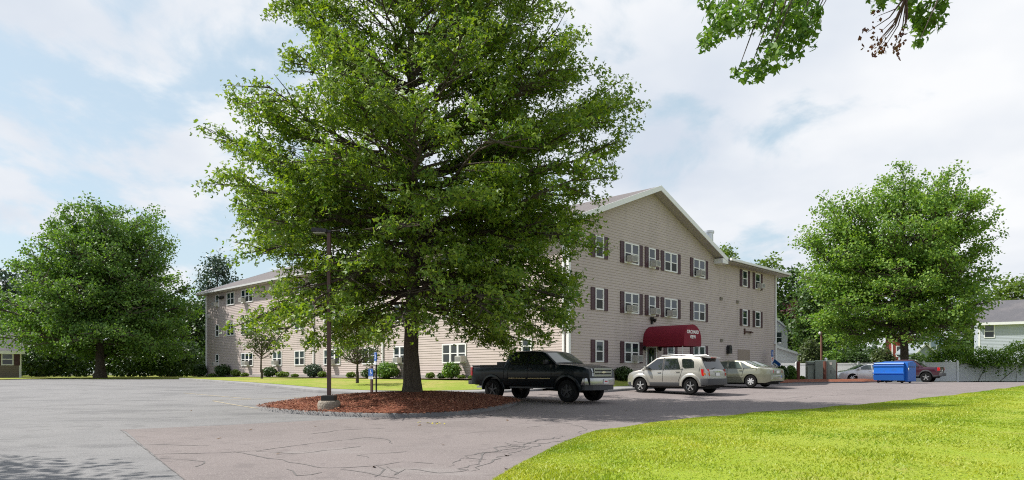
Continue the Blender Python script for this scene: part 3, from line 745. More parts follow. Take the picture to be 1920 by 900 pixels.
# ------------------------------------------------------------------ foliage
def nrm(a): return a / np.maximum(np.linalg.norm(a, axis=1, keepdims=True), 1e-9)
def leaf_mesh(name, C, OUT, size, m, rng, kind='kite', parent=None, up=1.0, outw=.4, rand=.8, droop=.35, wid=.36):
    """one mesh of many leaves; C: centres, OUT: outward unit vectors"""
    n = len(C); n0 = nrm(np.array([[0, 0, up]]) + OUT * outw + rng.normal(size=(n, 3)) * rand)
    d = nrm(np.cross(n0, rng.normal(size=(n, 3)))); d = nrm(d + OUT * .5 + np.array([[0, 0, -droop]])); s = nrm(np.cross(n0, d))
    Ls = size * rng.uniform(.65, 1.3, size=(n, 1))
    def kite(base, dd, ss, nn, L_, w):
        return np.stack([base, base + dd * L_ * .45 + ss * L_ * w - nn * L_ * .10, base + dd * L_ - nn * L_ * .06, base + dd * L_ * .45 - ss * L_ * w - nn * L_ * .10], axis=1)
    if kind == 'kite':
        V = kite(C - d * Ls * .5, d, s, n0, Ls, wid)
    elif kind == 'pair':      # two narrow blades from one stem, for lobed oak leaves
        a = .55; c_, s_ = math.cos(a), math.sin(a)
        V = np.concatenate([kite(C - d * Ls * .4, d * c_ + s * s_, s * c_ - d * s_, n0, Ls, .24), kite(C - d * Ls * .4, d * c_ - s * s_, s * c_ + d * s_, n0, Ls, .24)], axis=0)
    else:                     # three lobes
        vs = []
        for a, f in ((0, 1), (.95, .78), (-.95, .78)):
            c_, s_ = math.cos(a), math.sin(a); vs.append(kite(C - d * Ls * .4, d * c_ + s * s_, s * c_ - d * s_, n0, Ls * f, .25))
        V = np.concatenate(vs, axis=0)
    k = len(V); V = V.reshape(-1, 3)
    me = bpy.data.meshes.new(name); me.vertices.add(len(V)); me.vertices.foreach_set('co', V.astype(np.float32).ravel())
    me.loops.add(k * 4); me.loops.foreach_set('vertex_index', np.arange(k * 4, dtype=np.int32))
    me.polygons.add(k); me.polygons.foreach_set('loop_start', np.arange(0, k * 4, 4, dtype=np.int32)); me.polygons.foreach_set('loop_total', np.full(k, 4, dtype=np.int32))
    me.update(calc_edges=True)
    at_ = me.attributes.new('rnd', 'FLOAT', 'FACE'); r_ = rng.random(n).astype(np.float32)
    at_.data.foreach_set('value', np.tile(r_, k // n))
    me.materials.append(m)
    o = bpy.data.objects.new(name, me); COL.objects.link(o)
    if parent: o.parent = parent
    return o

oak_leaf = leafmat('oak_leaf', (0.070, 0.155, 0.022), (0.250, 0.335, 0.037), (1.45, 1.5, .4), .37, .5)
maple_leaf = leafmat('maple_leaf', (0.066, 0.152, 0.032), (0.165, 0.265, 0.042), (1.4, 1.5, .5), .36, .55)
bright_leaf = leafmat('bright_maple_leaf', (0.085, 0.190, 0.034), (0.235, 0.345, 0.048), (1.4, 1.5, .5), .38, .55)  # brighter maple green for the right tree and the vines
dark_leaf = leafmat('dark_leaf', (0.032, 0.068, 0.016), (0.065, 0.115, 0.026), (1.3, 1.5, .6), .3)
far_leaf = leafmat('far_leaf', (0.045, 0.095, 0.025), (0.09, 0.15, 0.035), (1.5, 1.6, .6), .35)
lime_leaf = leafmat('lime_leaf', (0.085, 0.15, 0.02), (0.14, 0.20, 0.03), (1.4, 1.5, .5), .4)
grey_leaf = leafmat('pale_leaf', (0.065, 0.095, 0.035), (0.11, 0.14, 0.05), (1.3, 1.4, .7), .35)
pine_leaf = leafmat('pine_needles', (0.035, 0.070, 0.045), (0.07, 0.11, 0.065), (1.2, 1.3, .8), .2)
maroon_leaf = leafmat('maroon_leaf', (0.06, 0.022, 0.03), (0.10, 0.04, 0.045), (1.3, 1, .8), .3)
dead_leaf = leafmat('dead_leaf', (0.10, 0.04, 0.025), (0.16, 0.07, 0.045), (1.3, 1, .7), .25)

def curve_pts(p, q, n, sag, rng, wob=.06):
    """limb from p to q that first rises or sags"""
    p, q = np.array(p, float), np.array(q, float); L_ = np.linalg.norm(q - p); out = []
    for i in range(n + 1):
        s = i / n; x = p + (q - p) * s; x[2] += sag * L_ * math.sin(math.pi * s) * (1 - .3 * s)
        if 0 < i < n: x += rng.normal(size=3) * L_ * wob / n * 1.5
        out.append(x)
    return np.array(out)

def tree(name, label, cat, loc, trunk_h, trunk_r, env, nlimb, leaf, lsize, per_cluster, seed, kind='kite', cl_step=.35, cl_r=.32, ang=(-14, 52), zlim=None, fb=.92,
         inner=.38, group=None, dens=1.0, sec_len=.36, flat=.55, bark=None, show_limbs=True, flare=1.5, front=None, up=1.0, rand=.8, zpow=.92, kn=1.7, kz=1.7, gapth=.45, trim=0.0, zj=.28, extra=()):
    """env(z) -> (left radius, right radius) in metres about the trunk"""
    rng = np.random.default_rng(seed); root = empty(name, loc, 0, label, cat, group)
    bark = bark or bark_m
    zs = np.linspace(0, trunk_h, 14)
    tp = [(.06 * math.sin(z * .55 + seed), .06 * math.sin(z * .4 + 2 * seed), z) for z in zs]
    tp[0] = (0, 0, -.15)
    tr = [trunk_r * (1 - .93 * (z / trunk_h) ** .85) for z in zs]; tr[0] = trunk_r * flare
    # extra ring near the base for the root flare
    tp.insert(1, (0, 0, .12)); tr.insert(1, trunk_r * (1 + (flare - 1) * .75)); tp.insert(2, (0, 0, .45)); tr.insert(2, trunk_r * (1 + (flare - 1) * .28))
    t = MB(); t.tube(tp, tr, 14)
    b = MB(); C = []; O = []
    z0, z1 = zlim
    for i in range(nlimb + len(extra)):
        f = min(1, (i + rng.random()) / nlimb)
        z = z0 + (z1 - z0) * f ** zpow
        az = i * 2.39996 + rng.normal() * .25
        l_, r_ = env(z); c_, s_ = math.cos(az), math.sin(az)
        side = r_ if c_ > 0 else l_; avg = (l_ + r_) / 2 * fb
        rad = avg * (1 - abs(c_) ** 1.5) + side * abs(c_) ** 1.5
        if front and s_ < 0: rad *= 1 - (1 - front) * (-s_)
        if rng.random() < inner: rad *= rng.uniform(.40, .78)
        else: rad *= rng.uniform(.84, 1.0)
        rad -= trim
        if rad < .4 and i < nlimb: continue
        if i >= nlimb:
            ex, ey, z = extra[i - nlimb]; rad = math.hypot(ex, ey); c_, s_ = ex / rad, ey / rad
        a = math.radians(ang[0] + (ang[1] - ang[0]) * ((z - z0) / (z1 - z0)) ** .8 + rng.normal() * 4) if i < nlimb else math.radians(ang[0] + (ang[1] - ang[0]) * max(0, (z - z0) / (z1 - z0)) ** .8)
        zb = min(max(z - rad * math.tan(a), z0 * .8), trunk_h * .96)
        tip = (rad * c_, rad * s_, z)
        P = curve_pts((0, 0, zb), tip, 7, .10 if a < .1 else -.06, rng)
        L_ = np.linalg.norm(P[-1] - P[0])
        tz = trunk_r * (1 - .93 * (zb / trunk_h) ** .85)
        r0 = min(tz * .62, .018 * L_ + .02) * (.9 if lsize < .2 else 1.1)
        if show_limbs: b.tube(P, [r0 * (1 - .85 * k / 7) for k in range(8)], 6, cap=False)
        # secondary shoots, mostly in the flat spray of the limb
        ns = max(3, int(L_ * 2.3 * dens)); ldir = (P[-1] - P[0]) / L_
        for k in range(ns + 1):
            s = .28 + .72 * (k + rng.random() * .6) / ns if k < ns else 1.0
            s = min(s, 1.0); idx = s * 7; j = min(int(idx), 6); base = P[j] + (P[j + 1] - P[j]) * (idx - j)
            sl = L_ * sec_len * (1.05 - .62 * s) * rng.uniform(.6, 1.15) + .25
            tw = rng.choice([-1, 1]) * rng.uniform(.45, 1.25) if k < ns else rng.normal() * .2
            dx = ldir[0] * math.cos(tw) - ldir[1] * math.sin(tw); dy = ldir[0] * math.sin(tw) + ldir[1] * math.cos(tw)
            dv = np.array([dx, dy, ldir[2] * .8 + rng.normal() * zj]); dv /= np.linalg.norm(dv)
            if k == ns: sl = .35
            e = base + dv * sl; e[2] -= .06 * sl
            if show_limbs and sl > .5: b.tube([base, (base + e) / 2 + rng.normal(size=3) * .03 * sl, e], [r0 * .32, r0 * .2, r0 * .07], 4, cap=False)
            nc = max(1, int(sl / cl_step))
            for q in range(nc):
                w = (q + .6 + .4 * rng.random()) / nc
                cc = base + (e - base) * w + rng.normal(size=3) * cl_r * .35
                nz_ = math.sin(cc[0] * kn + seed) * math.sin(cc[1] * kn * .93 + 2 * seed) + .8 * math.sin(cc[2] * kn * kz + .5 * math.sin(cc[0] * .8) + 1.3 * seed + math.sin(cc[1]))
                if nz_ < -gapth and k < ns - 1 and s < .93 and rng.random() < .88: continue
                m_ = rng.poisson(per_cluster * (1.25 if nz_ > .2 else .95))
                if m_ == 0: continue
                pts = rng.normal(size=(m_, 3)) * np.array([cl_r, cl_r, cl_r * flat]) * .75
                C.append(cc + pts); hv = cc * np.array([1, 1, 0]); hv = hv / max(np.linalg.norm(hv), .1); O.append(np.tile(hv, (m_, 1)))
    t.build('trunk', bark, root, smooth=60)
    if show_limbs: b.build('branches', bark, root, smooth=60)
    C = np.concatenate(C); O = np.concatenate(O)
    leaf_mesh('crown', C, O, lsize, leaf, rng, kind, root, up=up, rand=rand)
    return root

def env_px(pts_l, pts_r, px0, scale, zbase):
    """silhouette radii from lists of (px, py) measured about the trunk"""
    zl = sorted(((HZ - y) / scale + EYE - zbase, (px0 - x) / scale) for x, y in pts_l); zr = sorted(((HZ - y) / scale + EYE - zbase, (x - px0) / scale) for x, y in pts_r)
    a, b_ = np.array(zl), np.array(zr)
    return lambda z: (max(.15, float(np.interp(z, a[:, 0], a[:, 1]))), max(.15, float(np.interp(z, b_[:, 0], b_[:, 1]))))

# the big oak on the island
OY = 23.6; osc = F / OY; op = at(773, 735, OY); oz = op.z - .12
L_o = [(560, 650), (440, 632), (410, 600), (468, 566), (472, 520), (440, 478), (412, 420), (405, 390), (430, 340), (372, 262), (440, 225), (452, 190), (520, 150), (570, 120), (540, 60), (508, 0), (540, -90), (600, -190), (700, -300), (765, -370)]
R_o = [(930, 652), (1090, 628), (1110, 600), (1100, 560), (1120, 500), (1150, 450), (1150, 400), (1180, 350), (1195, 290), (1185, 250), (1165, 190), (1075, 150), (1112, 100), (1090, 50), (1065, 0), (1030, -90), (960, -190), (860, -300), (785, -370)]
OAK_X = []
for i_, (px_, py_) in enumerate([(440, 598), (490, 618), (430, 395), (392, 265), (455, 205), (560, 632), (615, 628), (520, 590), (575, 100), (535, 30), (1095, 600), (1080, 565), (1045, 622), (965, 635), (1000, 600), (1125, 455), (1105, 415), (1175, 275), (1155, 190), (1095, 105), (1085, 60), (1050, 10), (1095, 530), (600, 560), (470, 300), (1100, 300)]):
    dy_ = (-1.6, .9, -.5, 1.4, -2.2)[i_ % 5]; k_ = F / (OY + dy_)
    px_ += 44 if px_ < 773 else -40
    OAK_X.append(((px_ - 960) / k_ - op.x, dy_, EYE + (HZ - py_) / k_ - oz))
tree('oak_tree', 'huge leafy oak standing on the red mulch island, filling the middle of the view', 'tree', (op.x, OY, oz), EYE + (HZ + 330) / osc - oz, .285,
     env_px(L_o, R_o, 773, osc, oz), 158, oak_leaf, .115, 36, 11, kind='pair', cl_step=.42, cl_r=.235, flat=.7, zj=.15, ang=(-19, 57), zlim=(EYE + (HZ - 640) / osc - oz, EYE + (HZ + 340) / osc - oz), fb=.93, front=.86, sec_len=.46, dens=1.35, flare=1.42, extra=OAK_X, inner=.36, zpow=1.06, up=.6, rand=.95, trim=.32, gapth=.13, kn=2.1, kz=1.4)

# maple at the left end of the lot
TY = 64.0; s = F / TY; p = at(188, 706, TY)
L_l = [(60, 672), (26, 655), (2, 624), (8, 590), (40, 540), (46, 500), (68, 488), (100, 440), (112, 425), (128, 404), (150, 384), (180, 374)]
R_l = [(330, 675), (364, 655), (362, 600), (362, 560), (366, 520), (350, 492), (326, 456), (306, 416), (288, 398), (240, 384), (192, 372)]
tree('maple_tree', 'broad round dark green tree with low branches at the far left of the lot', 'tree', p, EYE + (HZ - 385) / s - p.z, .42, env_px(L_l, R_l, 188, s, p.z), 140, maple_leaf, .24, 34, 21,
     cl_step=.80, cl_r=.46, ang=(-10, 50), zlim=(EYE + (HZ - 668) / s - p.z, EYE + (HZ - 378) / s - p.z - .9), fb=.95, sec_len=.46, dens=1.1, inner=.36, up=.6, rand=.95, trim=.75, kn=1.9, kz=1.3, gapth=.35, flat=.7, zj=.2)
# maple behind the dumpster
TY = 61.0; s = F / TY; p = at(1695, 709, TY); p.z = g(p.x, p.y)
L_r = [(1580, 655), (1540, 640), (1507, 585), (1498, 545), (1492, 510), (1512, 443), (1531, 395), (1569, 371), (1600, 338), (1640, 322), (1664, 309)]
R_r = [(1800, 662), (1822, 653), (1838, 590), (1845, 524), (1836, 490), (1852, 445), (1852, 425), (1830, 398), (1803, 371), (1774, 338), (1730, 318), (1707, 309)]
tree('maple_tree', 'full round green tree rising behind the blue dumpster on the right', 'tree', p, EYE + (HZ - 320) / s - p.z, .40, env_px(L_r, R_r, 1695, s, p.z), 120, bright_leaf, .24, 34, 33,
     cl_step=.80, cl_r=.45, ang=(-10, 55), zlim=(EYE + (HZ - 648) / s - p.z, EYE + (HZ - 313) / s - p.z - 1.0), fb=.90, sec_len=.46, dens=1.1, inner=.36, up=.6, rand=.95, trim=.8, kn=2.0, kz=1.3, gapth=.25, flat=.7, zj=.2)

# young thin trees by the wall
def ell_env(zc, rz, rx, sk=0):
    return lambda z: ((rx + sk) * math.sqrt(max(.02, 1 - ((z - zc) / rz) ** 2)), (rx - sk) * math.sqrt(max(.02, 1 - ((z - zc) / rz) ** 2)))
for (px, py, Y, top, bot, hw_, lab, sd_) in ((491, 706, 49.0, 592, 668, 40, 'young slim tree in front of the far left wall windows, under the oak sprays', 5), (670, 713, 36.5, 606, 680, 58, 'young tree with sparse pale crown between the lamp post and the oak trunk', 6)):
    s = F / Y; p = at(px, py, Y); zt = EYE + (HZ - top) / s - p.z; zb = EYE + (HZ - bot) / s - p.z
    tree('young_tree', lab, 'tree', p, zt * .95, .075, ell_env((zt + zb) / 2, (zt - zb) / 2, hw_ / s), 46, grey_leaf, .15 if Y < 40 else .19, 5, sd_, cl_step=.3, cl_r=.25, ang=(25, 60), zlim=(zb + .15, zt - .1), dens=1.0, group='young trees on the lawn by the long wall', flare=1.2)

# tree whose branches hang into the top right corner: the trunk stands outside the view
rng = np.random.default_rng(77)
ot = empty('overhanging_tree', (12.5, 8.5, g(12.5, 8.5) + .1), 0, 'tree outside the view whose leafy branches hang in at the top right', 'tree')
o0 = Vector(ot.location)
b = MB(); b.tube([(0, 0, -.2), (0, 0, .3), (.1, .1, 3), (0, .2, 6), (-.3, .3, 9), (-.2, .2, 11)], [.5, .36, .30, .25, .16, .06], 12); b.build('trunk', bark_m, ot, smooth=60)
b = MB(); bd = MB()
clumps = [(1330, 72, 22), (1322, 84, 14), (1345, 45, 30), (1380, 32, 40), (1320, 4, 16), (1430, 18, 46), (1490, 12, 44), (1520, 45, 26), (1505, 70, 32), (1460, 55, 36), (1478, 95, 28), (1440, 112, 30), (1405, 134, 22), (1422, 146, 12), (1382, 137, 10), (1500, 30, 40), (1360, 15, 30), (1535, 25, 10), (1450, 90, 26),
          (1738, 12, 40), (1722, 40, 26), (1750, 45, 20), (1727, 66, 14), (1722, 82, 7), (1645, 3, 18), (1700, 0, 20), (1690, -20, 25), (1765, 10, 12)]
C = []; O = []; tips = []
for (px, py, r) in clumps:
    Y = 11.2 + rng.normal() * .35; c = at(px, py, Y) - o0; rr = r * Y / F; m_ = int(8 + 95 * rr * rr * 9)
    for _ in range(m_):
        v_ = rng.normal(size=3); v_ /= np.linalg.norm(v_); v_ *= rr * rng.random() ** .4; C.append(np.array(c) + v_)
    tips.append(c)
for k in range(46):     # crown above the frame
    c = np.array([rng.uniform(3.6, 13.5), rng.uniform(8.8, 13.5), 0]); zmin = EYE + HZ / F * c[1] + 1.1
    c[2] = zmin + rng.random() ** 1.5 * 3.2; c -= np.array(o0)
    if c[0] < -4 and rng.random() < .4: continue
    v_ = rng.normal(size=(70, 3)) * np.array([.55, .55, .32]); C += list(c + v_); tips.append(Vector(c))
for i, c in enumerate(tips):
    st = Vector((-.2 * rng.random(), .2, 6.5 + 3.2 * rng.random())); c = Vector(c)
    hub = Vector((c.x * .55, c.y * .55 + .2, max(c.z + 1.0, st.z)))
    if i < len(clumps):
        hub = Vector(at(clumps[i][0] + 120, -160, 11.2)) - o0
    b.tube([st, st.lerp(hub, .5) + Vector((0, 0, .25)), hub, hub.lerp(c, .55) + Vector((0, 0, .12)), c], [.075, .05, .032, .016, .005], 5, cap=False)
b.build('branches', bark_m, ot, smooth=60)
C = np.array(C); leaf_mesh('crown', C, nrm(C * np.array([1, 1, .2])), .105, maple_leaf, rng, 'lobed', ot, up=.6, rand=1.0, droop=.6)
b = MB(); C = []
hub = Vector(at(1700, -10, 11.1)) - o0
for (px, py) in ((1658, 92), (1640, 95), (1672, 96), (1628, 62), (1645, 75), (1682, 92), (1650, 30), (1655, 60), (1634, 92), (1690, 75), (1695, 60), (1648, 85)):
    c = Vector(at(px + rng.normal() * 3, py, 11.1 + rng.normal() * .1)) - o0
    b.tube([hub, hub.lerp(c, .5) + Vector((.05, 0, -.06)), c], [.014, .009, .003], 4, cap=False)
    for _ in range(int(rng.integers(4, 11))): C.append(np.array(c) + rng.normal(size=3) * .06)
b.build('dead_twigs', mat('dead_twig', (0.11, 0.06, 0.045), .8), ot)
C = np.array(C); leaf_mesh('dead_leaves', C, nrm(C), .075, dead_leaf, rng, 'kite', ot, up=.2, rand=1.2, droop=1.0)

# tree outside the left edge: its shadow falls into the lower left corner
tree('shade_tree', 'tree just outside the left edge whose shadow darkens the lower left asphalt', 'tree', (-14.9, 8.9, g(-14.9, 8.9)), 9.6, .24, ell_env(6.8, 3.1, 3.1), 90, maple_leaf, .24, 9, 51, cl_step=.4, cl_r=.35, ang=(0, 50), zlim=(3.8, 9.8), dens=.8)

# background trees -----------------------------------------------------------------------
def bgtree(name, label, px, Y, top, bot, hw_px, leaf, seed, lsize=.5, n=80, per=10, base=None, fb=.9, group='trees behind the buildings', ang=(0, 55), trunk=.3, shape=None):
    s = F / Y; x = (px - 960) / F * Y; zg = g(x, min(Y, 90)); zt = EYE + (HZ - top) / s - zg; zb = max(.5, EYE + (HZ - bot) / s - zg)
    env = ell_env((zt + zb) / 2, (zt - zb) / 2 * 1.03, hw_px / s)
    if shape == 'cone': env = lambda z: (hw_px / s * max(.06, 1 - (z - zb) / (zt - zb)) ** .75,) * 2
    return tree(name, label, 'tree', (x, Y, zg), zt * .96, trunk, env, n, leaf, lsize, per, seed, cl_step=.9, cl_r=.75, ang=ang, zlim=(zb, zt - .2), fb=fb, gapth=9, dens=.55, group=group, sec_len=.40, inner=.3, flat=.7)
bgtree('background_tree', 'dark tree cut by the left photo edge, behind the brown shed', 10, 92, 508, 690, 52, pine_leaf, 101, .55)
bgtree('background_tree', 'bluish dark tree seen through the left edge of the round tree', 62, 98, 518, 690, 40, pine_leaf, 102, .55)
bgtree('background_tree', 'pale green tree low behind the brown shed roof', 18, 80, 560, 690, 45, far_leaf, 103, .45)
bgtree('pine_tree', 'tall loose pine standing behind the left end of the apartment roof', 408, 96, 482, 690, 36, pine_leaf, 104, .36, n=95, per=17, ang=(20, 55), fb=1)
bgtree('background_tree', 'dark green tree tight against the left end of the apartment building', 366, 84, 566, 700, 34, dark_leaf, 105, .45)
bgtree('background_tree', 'shaded tree behind the right half of the round left tree', 300, 86, 560, 700, 60, dark_leaf, 106, .5)
bgtree('background_tree', 'shaded tree behind the left half of the round left tree', 110, 88, 590, 700, 62, dark_leaf, 107, .5)
bgtree('background_tree', 'bright tree top peeping over the roof beside the metal flue', 1362, 88, 466, 640, 26, lime_leaf, 108, .4)
bgtree('background_tree', 'light green tree top over the right corner of the roof', 1438, 86, 486, 690, 40, lime_leaf, 109, .42)
bgtree('background_tree', 'yellow green tree between the apartment corner and the big right tree', 1490, 84, 502, 690, 42, far_leaf, 110, .45)
bgtree('background_tree', 'dark tree low behind the white house', 1478, 100, 560, 700, 52, dark_leaf, 111, .5)
bgtree('copper_tree', 'maroon leaved tree showing left of the big right tree', 1499, 79, 566, 600, 8, maroon_leaf, 112, .38, n=40)
bgtree('background_tree', 'dark green tree behind the left flank of the big right tree', 1560, 98, 500, 700, 60, dark_leaf, 113, .5)
bgtree('background_tree', 'sunlit yellow green tree behind the grey house roof', 1902, 100, 518, 690, 50, lime_leaf, 114, .5)
bgtree('background_tree', 'tree behind the grey house partly covered by the big right tree', 1835, 106, 535, 690, 50, far_leaf, 115, .5)
bgtree('background_tree', 'mid green tree filling the gap left of the big right tree', 1528, 75, 530, 668, 34, far_leaf, 116, .36, per=14)
# far wood line closing the horizon
rng = np.random.default_rng(5)
C = []
for k in range(900):
    a = rng.uniform(-1.25, 1.25); d = rng.uniform(115, 150); x, y = math.sin(a) * d * 1.1, math.cos(a) * d
    if y < 60: continue
    zt = rng.uniform(.3, 6.5 if x < -30 or x > 20 else 6)
    C.append(np.array([x, y, zt + .6]) + rng.normal(size=(40, 3)) * np.array([1.6, 1.6, 1.0]))
C = np.concatenate(C); o = leaf_mesh('distant_wood', C, np.tile([[0, -1.0, 0]], (len(C), 1)), .9, dark_leaf, rng); tag(o, kind='stuff')

# dense dark hedge under the round tree, at the far left
def shrub(name, label, p, w, h, leaf, lsize, n, seed, cat='shrub', group=None, dep=None, flatb=.15, up=.8, open_=0.0):
    rng = np.random.default_rng(seed); root = empty(name, p, 0, label, cat, group); dep = dep or w
    b = MB()
    for k in range(7):
        a = rng.random() * 6.28; e = Vector((math.cos(a) * w * .3, math.sin(a) * dep * .3, h * .75)); b.tube([(0, 0, -.05), e * .5 + Vector((0, 0, h * .05)), e], [.025, .018, .006], 5)
    b.build('stems', bark_m, root)
    v = nrm(rng.normal(size=(n, 3))); nk = 9 + int(w * 6)
    lob = nrm(rng.normal(size=(nk, 3))); bump_ = 1 + .22 * np.max(np.clip(v @ lob.T, 0, 1) ** 12, axis=1) - .10
    r = rng.random(n) ** .33 * bump_
    C = v * r[:, None] * np.array([w / 2, dep / 2, h / 2]); C[:, 2] += h / 2; C[:, 2] = np.maximum(C[:, 2], .03)
    leaf_mesh('foliage', C, v, lsize, leaf, rng, 'kite', root, up=up, outw=.9, rand=.8)
    return root
for i, (px, w, lab) in enumerate(((70, 5.5, 'dark hedge beside the brown shed wall, under the round tree'), (150, 6, 'dark hedge left of the round tree trunk'), (245, 6, 'dark hedge right of the round tree trunk'), (325, 5.5, 'dark hedge near the left end of the apartment building'))):
    p = at(px, 705, 74); p.z = g(p.x, 74); shrub('hedge', lab, p, w * 1.25, 4.2, dark_leaf, .34, 2600, 200 + i, cat='hedge', dep=3)
SH = [(375, 681, 27, 'rounded dark shrub at the far left corner of the long wall', 0, 61, 0.0), (417, 683, 29, 'conical dark shrub under the far left narrow window', 0, 60, 0), (398, 700, 16, 'small pale shrub between the two dark shrubs at the far left', 1, 61, 0), (442, 693, 20, 'small yellow green shrub left of the triple window', 1, 57, 0), (459, 699, 15, 'tiny pale shrub under the triple window', 1, 56, 0),
      (505, 687, 30, 'dark round shrub just right of the first young tree', 0, 52, 0), (530, 696, 26, 'low spreading yellow green shrub under the double window', 1, 50, 0), (553, 701, 14, 'tiny shrub left of the bluish juniper', 1, 48, 0), (588, 682, 36, 'bluish dark juniper by the wall downspout, left of the lamp post', 2, 46, 0), (604, 696, 17, 'small yellow green shrub just left of the lamp post', 1, 45.5, 0),
      (658, 697, 19, 'small round shrub just left of the second young tree', 1, 42.5, 0), (691, 690, 30, 'dark shrub behind the wheelchair sign', 0, 42, 0), (726, 679, 46, 'large bright leafy shrub left of the oak trunk', 3, 41, 0), (807, 698, 19, 'small round shrub just right of the oak trunk', 1, 39, 0), (846, 678, 36, 'tall leafy shrub under the triple window behind the pickup bed', 3, 38.2, 0), (828, 699, 18, 'low dark shrub at the foot of the tall leafy shrub', 0, 38.4, 0), (864, 703, 16, 'small pale flowering plant near the pickup tail', 1, 37.8, 0), (884, 704, 14, 'tiny pale plant next to the pickup tail', 1, 37.4, 0)]
for i, (px, top, w, lab, kd, Y, _) in enumerate(SH):
    y = ly(px) if px < 1066 else 0; q = bl(-1.0 - w * .006 - .1, ly(px + 8)); Y = q.y
    x = (px - 960) / F * Y; zb = ZB + .03; h = EYE + (HZ - top) / F * Y - zb; wm = w / F * Y
    lf = [dark_leaf, lime_leaf, pine_leaf, maple_leaf][kd]; ls = [.11, .10, .12, .16][kd] * max(1, Y / 42)
    shrub('shrub', lab, (x, Y, zb), wm, h, lf, ls, int(500 + 520 * wm * h), 300 + i, group='shrubs along the long wall')
for i, (px, top, w, Yo, lab, lf) in enumerate(((1168, 687, 40, -1.0, 'wide clipped dark hedge on the gable wall left of the entrance', dark_leaf), (1466, 684, 24, 0, 'dark leafy bush beside the right corner of the building', dark_leaf), (1484, 684, 20, 0, 'tall open bush next to the first brown bollard', maple_leaf), (1490, 705, 14, 0, 'low lime green plant at the foot of the first bollard', lime_leaf), (1504, 705, 12, 0, 'tiny lime green plant between bollard and transformer', lime_leaf))):
    if i == 0: q = bl(fx(px), -1.0); Y = q.y; zb = ZB - .05
    else: Y = 50 + i * .4; zb = g((px - 960) / F * Y, Y) + .1
    x = (px - 960) / F * Y; h = EYE + (HZ - top) / F * Y - zb; wm = w / F * Y
    shrub('shrub', lab, (x, Y, zb), wm, h, lf, .13 if i == 0 else .2, int(600 + 500 * wm * h), 330 + i, group='plants by the gable wall')
# greenery behind the white fence
for i, (px, top, hw_, Y, lab, lf) in enumerate(((1520, 630, 22, 69, 'bushy green shrub behind the transformer, over the fence', grey_leaf), (1560, 655, 26, 70, 'hedge top over the fence right of the transformer', maple_leaf), (1605, 655, 28, 70, 'hedge top over the fence above the silver car', dark_leaf), (1655, 650, 26, 71, 'reddish hedge top over the fence left of the right tree trunk', grey_leaf), (1720, 660, 20, 71, 'bright bush over the fence just right of the tree trunk', far_leaf))):
    s = F / Y; x = (px - 960) / F * Y; zb = g(x, Y); h = EYE + (HZ - top) / s - zb
    shrub('hedge', lab, (x, Y, zb), hw_ * 2 / s, h, lf, .26, 1900, 350 + i, cat='hedge', dep=2.0)

# lawn blades (uncountable): short, uneven turf
rng = np.random.default_rng(9)
E_ = np.array([[p.x, p.y] for p in edge]); Fp = np.array([[p.x, p.y] for p in far_]); nb_ = 1300000
ii = rng.random(nb_) * 148; i0 = ii.astype(int); fr = (ii - i0)[:, None]; s = rng.random((nb_, 1)) ** 2.2 * .45 - .0012
e = E_[i0] * (1 - fr) + E_[i0 + 1] * fr; q = Fp[i0] * (1 - fr) + Fp[i0 + 1] * fr; xy = e + (q - e) * s
dist = np.hypot(xy[:, 0], xy[:, 1]); vis = (xy[:, 1] > 6.5) & (xy[:, 1] < 46) & (xy[:, 0] < .80 * xy[:, 1]) & (rng.random(nb_) < np.clip((17 / dist) ** 1.5, 0, 1))
xy = xy[vis]; e = e[vis]; dd = np.linalg.norm(xy - e, axis=1)
hfac = 1.0
zg = np.array([g(a, c) for a, c in xy]) + .10 + .12 * (1 - np.exp(-dd * .35)) + .02 * np.sin(xy[:, 0] * 1.3 + 1) * np.sin(xy[:, 1] * .9) - .004
n = len(xy); B0 = np.column_stack([xy, zg]); hh = rng.uniform(.018, .042, (n, 1)) * (1 + .5 * np.sin(xy[:, :1] * 2.1) * np.sin(xy[:, 1:] * 1.7)); a = rng.random(n) * 6.28; wv = np.column_stack([np.cos(a), np.sin(a), np.zeros(n)]) * (.007 + .0006 * xy[:, 1:2])
tip = B0 + np.column_stack([rng.normal(size=n) * .025, rng.normal(size=n) * .025, np.zeros(n)]) + np.array([0, 0, 1]) * hh
V = np.stack([B0 - wv, B0 + wv, tip], axis=1).reshape(-1, 3)
me = bpy.data.meshes.new('lawn_grass'); me.vertices.add(n * 3); me.vertices.foreach_set('co', V.astype(np.float32).ravel()); me.loops.add(n * 3); me.loops.foreach_set('vertex_index', np.arange(n * 3, dtype=np.int32))
me.polygons.add(n); me.polygons.foreach_set('loop_start', np.arange(0, n * 3, 3, dtype=np.int32)); me.polygons.foreach_set('loop_total', np.full(n, 3, dtype=np.int32)); me.update(calc_edges=True)
X_, Y_ = xy[:, 0], xy[:, 1]
patchy = .5 + .28 * np.sin(X_ * .9 + 1.7 * np.sin(Y_ * .45)) * np.sin(Y_ * .6 + 1.1 * np.sin(X_ * .5)) + .22 * np.sin(X_ * 3.1 + 2 * np.sin(Y_ * 1.3)) * np.sin(Y_ * 2.7 + 1.5 * np.sin(X_ * 1.9)) + .12 * np.sin(X_ * 9 + 3 * np.sin(Y_ * 5)) * np.sin(Y_ * 8)
aa = me.attributes.new('rnd', 'FLOAT', 'FACE'); aa.data.foreach_set('value', np.clip(rng.random(n) * .3 + .7 * patchy, 0, 1).astype(np.float32))
me.materials.append(leafmat('grass_blade', (0.15, 0.275, 0.010), (0.46, 0.47, 0.07), (1.35, 1.35, .4), .35, .5)); o = bpy.data.objects.new('lawn_grass', me); COL.objects.link(o); tag(o, kind='stuff')
